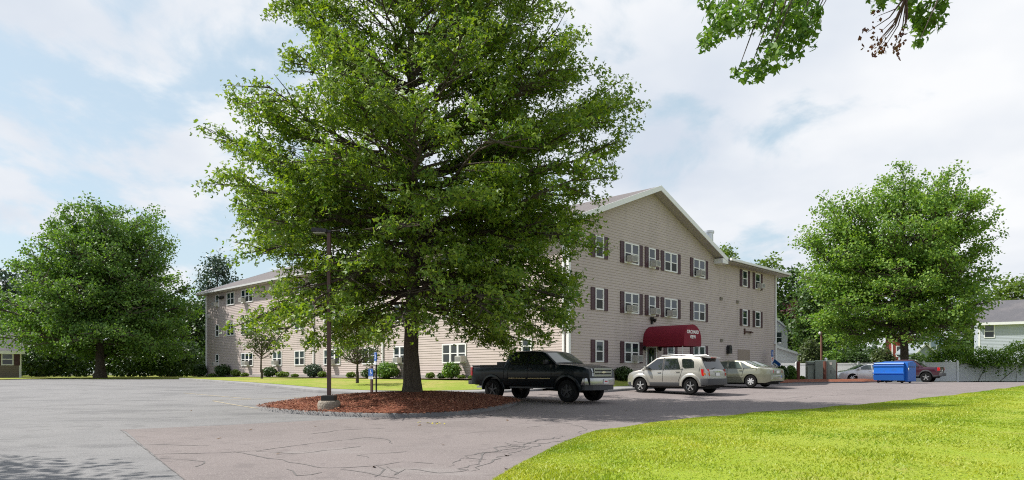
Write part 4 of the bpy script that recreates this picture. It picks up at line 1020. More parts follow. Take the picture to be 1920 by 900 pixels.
# ------------------------------------------------------------------ vehicles
def paint(name, c, flake=.25, rough=.28, coat=1.0, spec=.5): return mat(name, c, rough, flake, spec, coat=coat)
rubber = mat('tyre_rubber', (0.010, 0.010, 0.010), .9, 0, .2)
alloy = mat('alloy_wheel', (0.55, 0.55, 0.55), .3, .8)
plastic_grey = mat('grey_cladding', (0.045, 0.046, 0.05), .6)
car_glass = mat('car_glass', (0.012, 0.016, 0.017), .03, 0, 1.0)
car_glass_clear = mat('car_glass_light', (0.055, 0.075, 0.07), .03, 0, 1.0)
underbody = mat('underbody', (0.01, 0.01, 0.01), .9)
lamp_red = mat('tail_lamp_red', (0.50, 0.012, 0.015), .15, 0, .6, coat=1)
lamp_clear = mat('headlamp_lens', (0.62, 0.63, 0.62), .08, .2, .6, coat=1)
lamp_amber = mat('amber_lens', (0.7, 0.22, 0.03), .2)
chrome = mat('chrome', (0.75, 0.75, 0.76), .12, 1.0)
plate_m = mat('licence_plate', (0.72, 0.72, 0.72), .5)
seam_m = mat('panel_gap', (0.008, 0.008, 0.008), .9)
red_ink = mat('plate_red', (0.5, .04, .05), .5)

class Car:
    def __init__(s, name, label, cat, loc, heading, spec, group=None):
        s.sp = spec; s.root = empty(name, loc, heading, label, cat, group)
        s.top = np.array(spec['top']); s.W = spec['W']; s.belt = spec['belt']; s.x0, s.x1 = s.top[0, 0], s.top[-1, 0]
    def topz(s, x): return float(np.interp(x, s.top[:, 0], s.top[:, 1]))
    def botz(s, x):
        z = s.sp['bot']
        for ax in s.sp['axles']:
            r = s.sp['arch']; d = abs(x - ax)
            if d < r: z = max(z, s.sp['r'] + math.sqrt(r * r - d * d) * s.sp.get('archk', 1.0))
        e = min(x - s.x0, s.x1 - x)
        return z + max(0, .25 - e) * s.sp.get('lift', .35)
    def hw(s, x, z):
        w = s.W / 2; e0, e1 = x - s.x0, s.x1 - x
        nt = s.sp.get('nose', (.5, .14)); tt = s.sp.get('tail', (.4, .08))
        if e1 < nt[0]: w -= nt[1] * (1 - e1 / nt[0]) ** 2
        if e0 < tt[0]: w -= tt[1] * (1 - e0 / tt[0]) ** 2
        b = s.belt
        if z > b: w -= s.sp.get('tumble', .28) * (z - b) + .015
        else:
            zm = s.sp['bot'] + (b - s.sp['bot']) * .62
            w -= (.05 * ((z - zm) / (b - zm)) ** 2 if z > zm else .05 * ((zm - z) / (zm - s.sp['bot'])) ** 2)
        return w
    def body(s, m, extra=()):
        xs = set()
        for a, b in zip(s.top, s.top[1:]):
            n = max(1, int(abs(b[0] - a[0]) / .09))
            for i in range(n + 1): xs.add(round(a[0] + (b[0] - a[0]) * i / n, 4))
        for ax in s.sp['axles']:
            for k in range(25): xs.add(round(ax - s.sp['arch'] * math.cos(math.pi * k / 24), 4))
            xs.add(round(ax - s.sp['arch'] - .002, 4)); xs.add(round(ax + s.sp['arch'] + .002, 4))
        xs = sorted(xs); b = MB(); K = 9; rings = []; bed = s.sp.get('bed')
        for x in xs:
            zt, zb = s.topz(x), s.botz(x); er = .05; zs = max(zt - er, zb + .02); ring = []
            ring.append((0, zb)); lim = s.belt
            for k in range(K + 1):
                if zs > lim + .06:
                    z = zb + (lim - zb) * k / 6 if k <= 6 else lim + (zs - lim) * (k - 6) / (K - 6)
                else: z = zb + (zs - zb) * k / K
                ring.append((s.hw(x, z), z))
            h = s.hw(x, zs)
            if bed and bed[0] < x < bed[1]:
                ring += [(h - .015, zt - .008), (h - .07, zt), (h - .085, zt - .02), (h - .09, bed[2]), (0, bed[2])]
            else:
                cr = s.sp.get('crown', .03); ring += [(h - .018, zt - .014), (h - .06, zt), (h * .6, zt + cr * .6), (h * .3, zt + cr * .9), (0, zt + cr)]
            rings.append([(x, y, z) for y, z in ring])
        n = len(rings[0])
        for r in rings: b.v += r + [(x, -y, z) for x, y, z in r]
        for i in range(len(rings) - 1):
            for sd_ in (0, 1):
                p = i * 2 * n + sd_ * n; q = p + 2 * n
                for k in range(n - 1):
                    b.f.append((p + k, q + k, q + k + 1, p + k + 1)); b.m.append(1 if k == 0 else 0)
        for i in (0, len(rings) - 1):
            p = i * 2 * n
            b.f.append(tuple(p + k for k in range(n)) + tuple(p + n + k for k in range(n - 1, -1, -1))); b.m.append(0)
        bmv = b
        o = bmv.build('body', [m, underbody], s.root, smooth=32)
        bm = bmesh.new(); bm.from_mesh(o.data); bmesh.ops.remove_doubles(bm, verts=bm.verts, dist=.0005); bmesh.ops.recalc_face_normals(bm, faces=bm.faces); bm.to_mesh(o.data); bm.free(); o.data.set_sharp_from_angle(angle=R(32))
        # dark floor pan and wheel wells
        f = MB(); sp = s.sp; zf = sp['bot'] + .03
        f.box(s.x0 + .25, s.x1 - .25, -s.W * .36, s.W * .36, zf - .12, zf + .12); f.build('underbody', underbody, s.root)
        s.bodyo = o; return o
    def side(s, poly, m, name, off=.006, sides=(1, -1), parent=None, th=0.0):
        for sg in sides:
            b = MB(); vs = []
            # densify edges so that the panel follows the body
            P = []
            for (xa, za), (xb, zb) in zip(poly, poly[1:] + poly[:1]):
                k = max(1, int(math.hypot(xb - xa, zb - za) / .12)); P += [(xa + (xb - xa) * i / k, za + (zb - za) * i / k) for i in range(k)]
            b.quad(*[(x, sg * (s.hw(x, z) + off), z) for x, z in P])
            me = b.build(name, m, parent or s.root)
            bm = bmesh.new(); bm.from_mesh(me.data); bmesh.ops.triangulate(bm, faces=bm.faces)
            if th: 
                bmesh.ops.recalc_face_normals(bm, faces=bm.faces); r = bmesh.ops.extrude_face_region(bm, geom=bm.faces[:])
                for v_ in [v for v in r['geom'] if isinstance(v, bmesh.types.BMVert)]: v_.co.y += sg * th
                bmesh.ops.recalc_face_normals(bm, faces=bm.faces)
            bm.to_mesh(me.data); bm.free()
    def band(s, xa, xb, lo, hi, m, name, off=.012, sides=(1, -1), parent=None, rows=4):
        for sg in sides:
            n = max(3, int((xb - xa) / .06)); b = MB()
            lo_ = lo if callable(lo) else (lambda x: lo); hi_ = hi if callable(hi) else (lambda x: hi)
            for i in range(n + 1):
                x = xa + (xb - xa) * i / n
                for k in range(rows + 1):
                    z = lo_(x) + (hi_(x) - lo_(x)) * k / rows; o_ = off if 0 < k < rows else off * .3
                    b.v.append((x, sg * (s.hw(x, z) + o_), z))
            for i in range(n):
                for k in range(rows): q = i * (rows + 1) + k; b.f.append((q, q + 1, q + rows + 2, q + rows + 1)); b.m.append(0)
            b.build(name, m, parent or s.root, smooth=40)
    def seam(s, pts, w=.008):
        for sg in (1, -1):
            b = MB()
            P = []
            for (xa, za), (xb, zb) in zip(pts, pts[1:]):
                k = max(1, int(math.hypot(xb - xa, zb - za) / .08)); P += [(xa + (xb - xa) * i / k, za + (zb - za) * i / k) for i in range(k)]
            P.append(pts[-1])
            for (xa, za), (xb, zb) in zip(P, P[1:]):
                d = math.hypot(xb - xa, zb - za); nx, nz = -(zb - za) / d * w, (xb - xa) / d * w
                b.quad(*[(x, sg * (s.hw(x, z) + .004), z) for x, z in ((xa + nx, za + nz), (xb + nx, zb + nz), (xb - nx, zb - nz), (xa - nx, za - nz))])
            b.build('door_gap', seam_m, s.bodyo)
    def cross(s, xa, xb, m, name, ins=.09, off=.008, zfrac=1.0, n=6):
        """glass across the car between two stations of the top line"""
        b = MB(); cr = s.sp.get('crown', .03)
        for i in range(n + 1):
            x = xa + (xb - xa) * i / n; zt = s.topz(x); h = s.hw(x, zt - .05) - ins
            dz = s.topz(x + .01) - s.topz(x - .01); nx, nz = -dz, .02; l = math.hypot(nx, nz)
            for k in range(9):
                y = h * (k / 4 - 1); b.v.append((x + nx / l * off, y, zt + cr * (1 - (y / h) ** 2 * .8) * .98 + nz / l * off + .002))
        for i in range(n):
            for k in range(8): q = i * 9 + k; b.f.append((q, q + 1, q + 10, q + 9)); b.m.append(0)
        return b.build(name, m, s.root, smooth=60)
    def wheels(s, spokes=5, rim_m=None, tw=.22, rimr=.64, style='spoke'):
        r = s.sp['r']; hw = s.W / 2
        for ax in s.sp['axles']:
            for sg in (1, -1):
                yo = sg * (hw - .015)      # outer face
                yi = yo - sg * tw
                t = MB(); pr = [(r * .60, 0), (r * .93, 0), (r * .985, .025), (r, .06), (r, tw - .06), (r * .985, tw - .025), (r * .93, tw), (r * .60, tw)]
                t.lathe([(a, h * -sg) for a, h in pr], (ax, yo, r), 'Y', 28, False)
                w = MB(); w.lathe([(.03, .0), (r * .17, 0), (r * .19, .02 * -sg), (r * .19, .1 * -sg)], (ax, yo - sg * .012, r), 'Y', 14)
                W_ = w.build('wheel', rim_m or alloy, s.root, smooth=40)
                t.build('tyre', rubber, W_, smooth=35)
                m = MB(); R0 = r * rimr
                m.lathe([(R0, -.004 * sg), (R0, -.02 * sg), (R0 * .91, -.03 * sg), (R0 * .89, -.10 * sg)], (ax, yo, r), 'Y', 28, False)
                nsp = spokes if style == 'spoke' else 7
                for k in range(nsp):
                    a = 2 * math.pi * (k + .25) / nsp; ca, sa = math.cos(a), math.sin(a); wd = r * (.105 if style == 'spoke' else .13)
                    def P(rr, ww, h): return (ax + rr * ca - ww * sa, yo - sg * h, r + rr * sa + ww * ca)
                    m.hexa([P(r * .12, -wd * .8, .05), P(R0 * .93, -wd, .05), P(R0 * .93, wd, .05), P(r * .12, wd * .8, .05), P(r * .12, -wd * .6, .014), P(R0 * .93, -wd * .8, .022), P(R0 * .93, wd * .8, .022), P(r * .12, wd * .6, .014)])
                m.build('rim', rim_m or alloy, W_, smooth=30)
                k = MB(); k.lathe([(R0 * .90, -.07 * sg), (R0 * .90, -.075 * sg)], (ax, yo, r), 'Y', 20); k.build('brake_disc', mat('brake_dark', (.03, .03, .03), .6), W_)  # near-black disc behind the spokes
                # wheel well liner
                wl = MB(); A = s.sp['arch'] - .004
                n = 16
                for i in range(n + 1):
                    a = math.pi * i / n; x = ax - A * math.cos(a); z = r + A * math.sin(a) * s.sp.get('archk', 1.0)
                    wl.v += [(x, sg * (hw - .06), z), (x, sg * (hw - .55), z)]
                for i in range(n): wl.f.append((2 * i, 2 * i + 1, 2 * i + 3, 2 * i + 2)); wl.m.append(0)
                wl.pf([(ax - A, sg * (hw - .45), s.sp['bot'] - .02), (ax + A, sg * (hw - .45), s.sp['bot'] - .02), (ax + A, sg * (hw - .45), r + A), (ax - A, sg * (hw - .45), r + A)], [(0, 1, 2, 3)])
                wl.build('wheel_well', underbody, s.root)
    def mirror(s, x, z, m, sides=(1, -1)):
        for sg in sides:
            b = MB(); y = s.hw(x, z); c = lambda a, o_, h: (x + a, sg * (y + o_), z + h)
            b.mbox(c, -.10, .02, .05, .25, -.04, .12); b.mbox(c, -.03, .02, -.02, .06, -.02, .04)
            b.build('side_mirror', m, s.root, smooth=40, bevel=.02)
    def handles(s, pts, m):
        for x, z in pts:
            for sg in (1, -1):
                b = MB(); y = s.hw(x, z); c = lambda a, o_, h: (x + a, sg * (y + o_), z + h)
                b.mbox(c, -.085, .085, .012, .04, -.014, .016); b.mbox(c, -.085, -.06, -.005, .012, -.012, .012); b.mbox(c, .06, .085, -.005, .012, -.012, .012)
                b.build('door_handle', m, s.root)
    def bx(s, name, m, x0, x1, y0, y1, z0, z1, bevel=.0, parent=None):
        b = MB(); b.box(x0, x1, y0, y1, z0, z1); return b.build(name, m, parent or s.root, bevel=bevel, smooth=40)

def place(px_w, Y, head):      # ground point in this column at this depth
    x = (px_w - 960) / F * Y; return Vector((x, Y, g(x, Y) + .012))

# dark pickup -------------------------------------------------------
tk_m = paint('dark_green_paint', (0.003, 0.008, 0.011), .0, .3, .22, .2)
T = Car('pickup_truck', 'dark green crew cab pickup in the oak shade with black toolbox in its bed', 'pickup truck', place(1019, 27.0, 0), R(-40),
        dict(top=[(-3.02, 1.06), (-3.0, 1.36), (-1.235, 1.38), (-1.225, 1.41), (-1.05, 1.88), (-.85, 1.925), (.0, 1.945), (.55, 1.91), (.72, 1.865), (1.32, 1.435), (1.42, 1.41), (2.0, 1.385), (2.52, 1.31), (2.66, 1.24), (2.72, 1.10), (2.74, .80)],
             W=1.98, belt=1.36, bot=.60, axles=(1.80, -1.85), r=.42, arch=.53, bed=(-2.96, -1.24, .85), tumble=.30, nose=(.55, .13), tail=(.25, .05), lift=.2))
T.body(tk_m)
T.side([(-.92, 1.42), (-.08, 1.42), (-.08, 1.84), (-.80, 1.83)], car_glass, 'side_window'); T.side([(.0, 1.42), (1.02, 1.42), (.98, 1.55), (.60, 1.83), (.0, 1.845)], car_glass, 'side_window')
T.cross(.76, 1.29, car_glass_clear, 'windscreen', .06); T.cross(-1.20, -1.07, car_glass, 'rear_window', .16)
T.seam([(-.04, .68), (-.04, 1.40), (-.04, 1.87)]); T.seam([(1.10, .70), (1.12, 1.40)]); T.seam([(-1.0, 1.40), (-1.02, 1.15), (-1.05, .70)]); T.seam([(-1.23, .66), (-1.23, 1.38)])
T.seam([(-1.0, 1.405), (1.1, 1.405)], .006)
T.handles([(-.86, 1.24), (.12, 1.24)], tk_m); T.mirror(.98, 1.46, black_m)
T.band(-.98, -.1, .86, .90, mat('gold_trim', (0.52, 0.43, 0.24), .35, .5), 'side_trim', .02); T.band(0.0, 1.06, .86, .90, MC['gold_trim'], 'side_trim', .02)
for ax in (1.80, -1.85):     # arch flares
    for sg in (1, -1):
        b = MB(); n = 18
        for i in range(n + 1):
            a = math.pi * i / n
            for rr, oo in ((.52, .0), (.525, .045), (.60, .035), (.62, .0)):
                x = ax - rr * math.cos(a); z = .42 + rr * math.sin(a); b.v.append((x, sg * (T.hw(x, min(z, 1.2)) + oo), z))
        for i in range(n):
            for k in range(3): q = i * 4 + k; b.f.append((q, q + 1, q + 5, q + 4)); b.m.append(0)
        b.build('arch_flare', tk_m, T.root, smooth=50)
T.wheels(5, mat('dark_wheel', (0.045, 0.045, 0.048), .45, .5), tw=.29, rimr=.62)
bmp = [(2.60, -.95), (2.82, -.72), (2.88, -.35), (2.88, .35), (2.82, .72), (2.60, .95)]
b = MB(); n_ = len(bmp)
poly = bmp + [(x - .22, y * .98) for x, y in bmp[::-1]]
b.prism(poly, lambda x, y, z: (x, y, z), .64, .90); bo = b.build('front_bumper', mat('bumper_chrome', (0.42, 0.42, 0.43), .22, .9), T.root, smooth=30, bevel=.02)
b = MB(); b.prism([(x - .03, y * .96) for x, y in bmp] + [(x - .3, y * .9) for x, y in bmp[::-1]], lambda x, y, z: (x, y, z), .46, .645); b.build('front_valance', plastic_grey, T.root)
T.bx('licence_plate', plate_m, 2.885, 2.90, -.16, .16, .70, .86); T.bx('plate_frame', red_ink, 2.9005, 2.903, -.10, .10, .755, .80)
b = MB(); b.box(2.70, 2.765, -.60, .60, .955, 1.03); b.box(2.70, 2.765, -.60, .60, 1.20, 1.265); b.box(2.70, 2.765, -.60, -.55, 1.03, 1.2); b.box(2.70, 2.765, .55, .60, 1.03, 1.2); b.box(2.71, 2.78, -.55, .55, 1.085, 1.145)
gr = b.build('grille', mat('grille_chrome', (0.34, 0.34, 0.35), .25, .9), T.root, bevel=.006)
T.bx('grille_mesh', black_m, 2.69, 2.735, -.56, .56, .97, 1.25, parent=gr)
b = MB(); b.prism([(-.14, 1.095), (-.045, 1.095), (-.04, 1.075), (.04, 1.075), (.045, 1.095), (.14, 1.095), (.13, 1.135), (.045, 1.135), (.04, 1.155), (-.04, 1.155), (-.045, 1.135), (-.13, 1.135)], lambda y, z, d: (d, y, z), 2.775, 2.80); b.build('emblem', mat('emblem_gold', (0.75, 0.68, 0.5), .3, .5), gr)
for sg in (1, -1):
    b = MB(); b.hexa([(2.60, sg * .61, 1.10), (2.74, sg * .61, 1.10), (2.56, sg * .905, 1.10), (2.44, sg * .90, 1.10), (2.60, sg * .61, 1.25), (2.70, sg * .61, 1.25), (2.50, sg * .895, 1.25), (2.40, sg * .89, 1.25)])
    hl = b.build('headlight', lamp_clear, T.root, bevel=.01)
    b = MB(); b.hexa([(2.60, sg * .61, .96), (2.755, sg * .61, .96), (2.58, sg * .91, .96), (2.44, sg * .905, .96), (2.60, sg * .61, 1.085), (2.745, sg * .61, 1.085), (2.57, sg * .907, 1.085), (2.43, sg * .90, 1.085)])
    b.build('turn_signal', lamp_clear, T.root, bevel=.01)
    b = MB(); b.hexa([(2.44, sg * .89, .965), (2.575, sg * .90, .965), (2.555, sg * .928, .965), (2.40, sg * .925, .965), (2.43, sg * .88, 1.08), (2.565, sg * .895, 1.08), (2.545, sg * .925, 1.08), (2.40, sg * .92, 1.08)]); b.build('side_marker', lamp_amber, hl)
    T.bx('tail_light', lamp_red, -3.035, -2.93, sg * .925 - .06, sg * .925 + .06, .98, 1.32, .01)
T.bx('rear_bumper', plastic_grey, -3.22, -2.98, -.93, .93, .62, .78, .03); T.bx('tailgate', tk_m, -3.05, -3.01, -.80, .80, .86, 1.35, .01)
T.bx('toolbox', black_m, -1.75, -1.27, -.80, .80, 1.30, 1.53, .02); T.bx('tow_hitch', black_m, -3.42, -3.2, -.04, .04, .52, .60)
T.bx('running_board', plastic_grey, -.95, 1.2, -.96, -.80, .50, .56); T.bx('exhaust_pipe', steel_m, -2.9, -2.5, -.75, -.66, .48, .56)
T.band(-2.98, -1.26, 1.30, 1.40, plastic_grey, 'bed_rail', .006)

# silver SUV ----------------------------------------------------------
sv_m = paint('silver_beige_paint', (0.37, 0.355, 0.32), .45, .3)
SV = Car('suv', 'silver beige suv with dark grey lower cladding parked nose first at the gable wall', 'suv', place(1265, 31.5, 0), R(134.5),
         dict(top=[(-2.16, .70), (-2.14, .98), (-2.09, 1.04), (-1.80, 1.54), (-1.70, 1.61), (-1.3, 1.655), (-.5, 1.675), (.25, 1.655), (.50, 1.60), (1.22, 1.10), (1.32, 1.065), (1.75, .99), (2.0, .90), (2.10, .78), (2.14, .58)],
              W=1.80, belt=1.05, bot=.32, axles=(1.30, -1.33), r=.345, arch=.425, tumble=.30, nose=(.6, .20), tail=(.35, .09), lift=.3, crown=.04))
SV.body(sv_m)
SV.side([(.12, 1.09), (1.08, 1.09), (.98, 1.18), (.46, 1.545), (.26, 1.57), (.12, 1.575)], car_glass, 'side_window'); SV.side([(-.83, 1.11), (.02, 1.09), (.02, 1.58), (-.50, 1.575), (-.62, 1.55)], car_glass, 'side_window')
SV.side([(-1.50, 1.16), (-1.02, 1.14), (-.92, 1.20), (-.84, 1.52), (-.92, 1.55), (-1.32, 1.53), (-1.46, 1.42)], car_glass, 'side_window')
SV.side([(.03, 1.08), (.11, 1.08), (.11, 1.60), (.03, 1.60)], black_m, 'door_pillar', .004); SV.side([(-.94, 1.10), (-.85, 1.10), (-.52, 1.59), (-.60, 1.60)], sv_m, 'door_pillar', .004)
SV.cross(.54, 1.18, car_glass_clear, 'windscreen', .05); SV.cross(-2.08, -1.80, car_glass, 'rear_window', .06)
SV.band(-2.12, 2.08, lambda x: max(SV.botz(x) + .005, .0), lambda x: max(.50, min(SV.botz(x) + .02, .62)) if abs(abs(x) - 1.315) > .43 else SV.botz(x) + .04, plastic_grey, 'cladding', .016)
for ax in (1.30, -1.33):
    for sg in (1, -1):
        b = MB(); n = 18
        for i in range(n + 1):
            a = math.pi * i / n
            for rr, oo in ((.415, .0), (.42, .03), (.52, .03), (.56, .0)):
                x = ax - rr * math.cos(a); z = .345 + rr * math.sin(a); b.v.append((x, sg * (SV.hw(x, z) + oo), z))
        for i in range(n):
            for k in range(3): q = i * 4 + k; b.f.append((q, q + 1, q + 5, q + 4)); b.m.append(0)
        b.build('arch_flare', sv_m, SV.root, smooth=50)
SV.seam([(.07, .52), (.07, 1.60)]); SV.seam([(1.0, .52), (1.08, .80), (1.10, 1.08), (1.0, 1.19)]); SV.seam([(-.86, .82), (-.92, 1.10), (-.80, 1.20), (-.58, 1.60)]); SV.seam([(-.72, .52), (-.86, .82)])
SV.handles([(.26, .94), (-.70, .97)], sv_m); SV.mirror(.92, 1.10, sv_m); SV.wheels(5, None, tw=.22, rimr=.66)
for sg in (1, -1):
    b = MB(); b.hexa([(-2.19, sg * .68, .78), (-2.0, sg * .88, .78), (-1.90, sg * .893, .80), (-2.12, sg * .68, .80), (-2.15, sg * .70, 1.09), (-1.93, sg * .87, 1.09), (-1.84, sg * .88, 1.09), (-2.08, sg * .68, 1.09)])
    tl = b.build('tail_light', lamp_red, SV.root, bevel=.01)
    b = MB(); b.hexa([(-2.196, sg * .71, .84), (-2.01, sg * .886, .84), (-2.0, sg * .89, .84), (-2.16, sg * .71, .84), (-2.185, sg * .715, .92), (-1.99, sg * .886, .92), (-1.98, sg * .886, .92), (-2.15, sg * .715, .92)]); b.build('reverse_lamp', lamp_amber, tl)
    b = MB(); b.tube([(.30, sg * .66, 1.665), (.22, sg * .66, 1.72), (-1.25, sg * .655, 1.735), (-1.45, sg * .65, 1.66)], .017, 6); b.build('roof_rail', mat('rail_grey', (.35, .35, .35), .4, .5), SV.root, smooth=50)
    b = MB(); b.hexa([(1.80, sg * .70, .72), (2.08, sg * .55, .70), (1.93, sg * .77, .70), (1.75, sg * .83, .72), (1.78, sg * .66, .92), (1.98, sg * .52, .86), (1.84, sg * .74, .88), (1.68, sg * .80, .92)]); b.build('headlight', lamp_clear, SV.root, bevel=.01)
b = MB(); rbp = [(-1.98, -.915), (-2.18, -.84), (-2.27, -.5), (-2.29, 0), (-2.27, .5), (-2.18, .84), (-1.98, .915)]
b.prism(rbp + [(x + .18, y * .97) for x, y in rbp[::-1]], lambda x, y, z: (x, y, z), .40, .68); b.build('rear_bumper', plastic_grey, SV.root, smooth=30, bevel=.03)
b = MB(); rbp = [(1.92, -.80), (2.10, -.66), (2.19, -.3), (2.19, .3), (2.10, .66), (1.92, .80)]
b.prism(rbp + [(x - .2, y * .97) for x, y in rbp[::-1]], lambda x, y, z: (x, y, z), .36, .60); b.build('front_bumper', plastic_grey, SV.root, smooth=30, bevel=.03)
SV.bx('licence_plate', plate_m, -2.175, -2.15, -.16, .16, .80, .93); SV.bx('tailgate_handle', chrome, -2.185, -2.15, -.3, .3, .955, .99)
b = MB(); b.tube([(-2.05, .0, 1.155), (-2.12, .25, 1.13), (-2.125, .45, 1.12)], .012, 5); b.build('rear_wiper', black_m, SV.root)
b = MB(); b.hexa([(-1.98, -.62, 1.57), (-1.98, .62, 1.57), (-1.68, .62, 1.64), (-1.68, -.62, 1.64), (-1.97, -.62, 1.61), (-1.97, .62, 1.61), (-1.68, .62, 1.68), (-1.68, -.62, 1.68)]); b.build('spoiler', sv_m, SV.root, bevel=.01)
SV.bx('brake_light', lamp_red, -1.995, -1.975, -.22, .22, 1.575, 1.605)
b = MB(); b.tube([(.2, .1, 1.69), (-.1, .1, 1.95)], .004, 4); b.build('antenna', black_m, SV.root)
# interior hints seen through the light front glass
# green sedan ----------------------------------------------------------
sg_m = paint('sage_green_paint', (0.205, 0.21, 0.155), .35, .28)
SD_TOP = [(-2.38, .62), (-2.36, .90), (-2.30, .95), (-1.80, 1.02), (-1.68, 1.035), (-1.0, 1.32), (-.82, 1.365), (-.35, 1.40), (.15, 1.395), (.42, 1.345), (1.22, .99), (1.35, .955), (1.9, .86), (2.18, .76), (2.28, .62), (2.30, .50)]
def sedan(name, label, loc, head, m, W=1.80, light=True, rim='spoke'):
    c = Car(name, label, 'sedan', loc, head, dict(top=SD_TOP, W=W, belt=.95, bot=.24, axles=(1.38, -1.34), r=.315, arch=.375, tumble=.42, nose=(.7, .24), tail=(.5, .12), lift=.35, crown=.035))
    c.body(m)
    gl = car_glass_clear if light else car_glass
    c.side([(.0, .985), (1.05, .985), (.94, 1.06), (.42, 1.30), (.18, 1.335), (.0, 1.34)], gl, 'side_window'); c.side([(-.84, .995), (-.09, .985), (-.09, 1.34), (-.40, 1.34), (-.62, 1.315)], gl, 'side_window'); c.side([(-1.32, 1.01), (-.91, 1.0), (-.70, 1.31), (-.80, 1.30)], gl, 'side_window')
    c.cross(.46, 1.18, gl, 'windscreen', .05); c.cross(-1.62, -1.02, gl, 'rear_window', .06)
    c.seam([(-.045, .34), (-.045, 1.36)]); c.seam([(1.0, .34), (1.06, .70), (1.06, .97)]); c.seam([(-.90, .70), (-.96, .97), (-.80, 1.2), (-.68, 1.33)]); c.seam([(-.80, .36), (-.90, .70)])
    c.band(-.94, 1.3, .50, .54, m, 'side_trim', .018); c.handles([(.10, .86), (-.80, .87)], m); c.mirror(.94, 1.0, m); c.wheels(7, mat('hubcap_silver', (.62, .62, .62), .4, .4), tw=.20, rimr=.67, style='cap' if rim == 'cap' else 'spoke')
    for sg in (1, -1):
        b = MB(); b.hexa([(-2.40, sg * .50, .74), (-2.16, sg * .83, .74), (-2.0, sg * .862, .76), (-2.3, sg * .5, .76), (-2.385, sg * .50, .89), (-2.14, sg * .81, .90), (-1.93, sg * .838, .92), (-2.25, sg * .50, .90)]); b.build('tail_light', lamp_red, c.root, bevel=.008)
        b = MB(); b.hexa([(1.95, sg * .62, .62), (2.24, sg * .42, .60), (2.08, sg * .70, .60), (1.82, sg * .80, .64), (1.95, sg * .58, .79), (2.16, sg * .40, .74), (2.0, sg * .67, .75), (1.75, sg * .77, .80)]); b.build('headlight', lamp_clear, c.root, bevel=.008)
    b = MB(); rb = [(-2.05, -.86), (-2.30, -.76), (-2.42, -.4), (-2.44, 0), (-2.42, .4), (-2.30, .76), (-2.05, .86)]
    b.prism(rb + [(x + .2, y * .97) for x, y in rb[::-1]], lambda x, y, z: (x, y, z), .40, .64); b.build('rear_bumper', m, c.root, smooth=30, bevel=.035)
    b = MB(); rb = [(1.95, -.80), (2.20, -.62), (2.33, -.3), (2.35, 0), (2.33, .3), (2.20, .62), (1.95, .80)]
    b.prism(rb + [(x - .2, y * .97) for x, y in rb[::-1]], lambda x, y, z: (x, y, z), .26, .55); b.build('front_bumper', m, c.root, smooth=30, bevel=.035)
    c.bx('licence_plate', plate_m, -2.395, -2.375, -.16, .16, .72, .86)
    return c
SD = sedan('sedan', 'sage green sedan parked right of the silver suv', place(1377, 36.6, 0), R(134.5), sg_m, rim='cap')
sl_m = paint('sunlit_silver_paint', (0.72, 0.72, 0.72), .2, .25)  # silver lightened to stand in for sunlight missing under the tree
SL = sedan('sedan', 'silver sedan half hidden behind the blue dumpster', place(1626, 53.5, 0), R(172), sl_m)
# maroon pickup behind the dumpster
mr_m = paint('maroon_paint', (0.050, 0.011, 0.022), .2, .25)
P_ = Car('pickup_truck', 'maroon pickup with sloped bed sides, parked behind the blue dumpster', 'pickup truck', place(1698, 54.0, 0), R(139),
         dict(top=[(-2.46, .78), (-2.44, 1.16), (-1.35, 1.20), (-1.30, 1.22), (-.75, 1.68), (-.60, 1.74), (-.2, 1.77), (.35, 1.75), (.62, 1.69), (1.30, 1.18), (1.42, 1.14), (2.3, 1.03), (2.46, .9), (2.5, .6)],
              W=1.95, belt=1.15, bot=.42, axles=(1.50, -1.55), r=.385, arch=.46, tumble=.28, bed=(-2.40, -1.32, .8), nose=(.5, .16), tail=(.3, .07), lift=.25))
P_.body(mr_m)
P_.side([(-.66, 1.20), (.06, 1.19), (.06, 1.66), (-.5, 1.65)], car_glass, 'side_window'); P_.side([(.13, 1.19), (1.08, 1.19), (.6, 1.60), (.13, 1.66)], car_glass, 'side_window')
P_.side([(-1.12, 1.24), (-.74, 1.22), (-.64, 1.55), (-.74, 1.56)], car_glass, 'side_window')
P_.cross(.66, 1.26, car_glass, 'windscreen', .06); P_.cross(-1.2, -.8, car_glass, 'rear_window', .1)
P_.seam([(.09, .5), (.09, 1.7)]); P_.seam([(-.72, .7), (-.72, 1.18)]); P_.handles([(.25, 1.05), (-.55, 1.05)], mr_m); P_.mirror(1.0, 1.22, black_m)
P_.band(-2.42, 2.4, lambda x: P_.botz(x) + .005, lambda x: P_.botz(x) + .12, plastic_grey, 'cladding', .014); P_.wheels(5, None, tw=.24, rimr=.68)
for sg in (1, -1): P_.bx('tail_light', lamp_red, -2.49, -2.30, sg * .91 - .05, sg * .91 + .05, .90, 1.14, .01)
P_.bx('rear_bumper', plastic_grey, -2.62, -2.40, -.92, .92, .48, .72, .04); P_.bx('tailgate', mr_m, -2.475, -2.45, -.78, .78, .80, 1.14)
P_.bx('licence_plate', plate_m, -2.49, -2.477, -.16, .16, .84, .97)

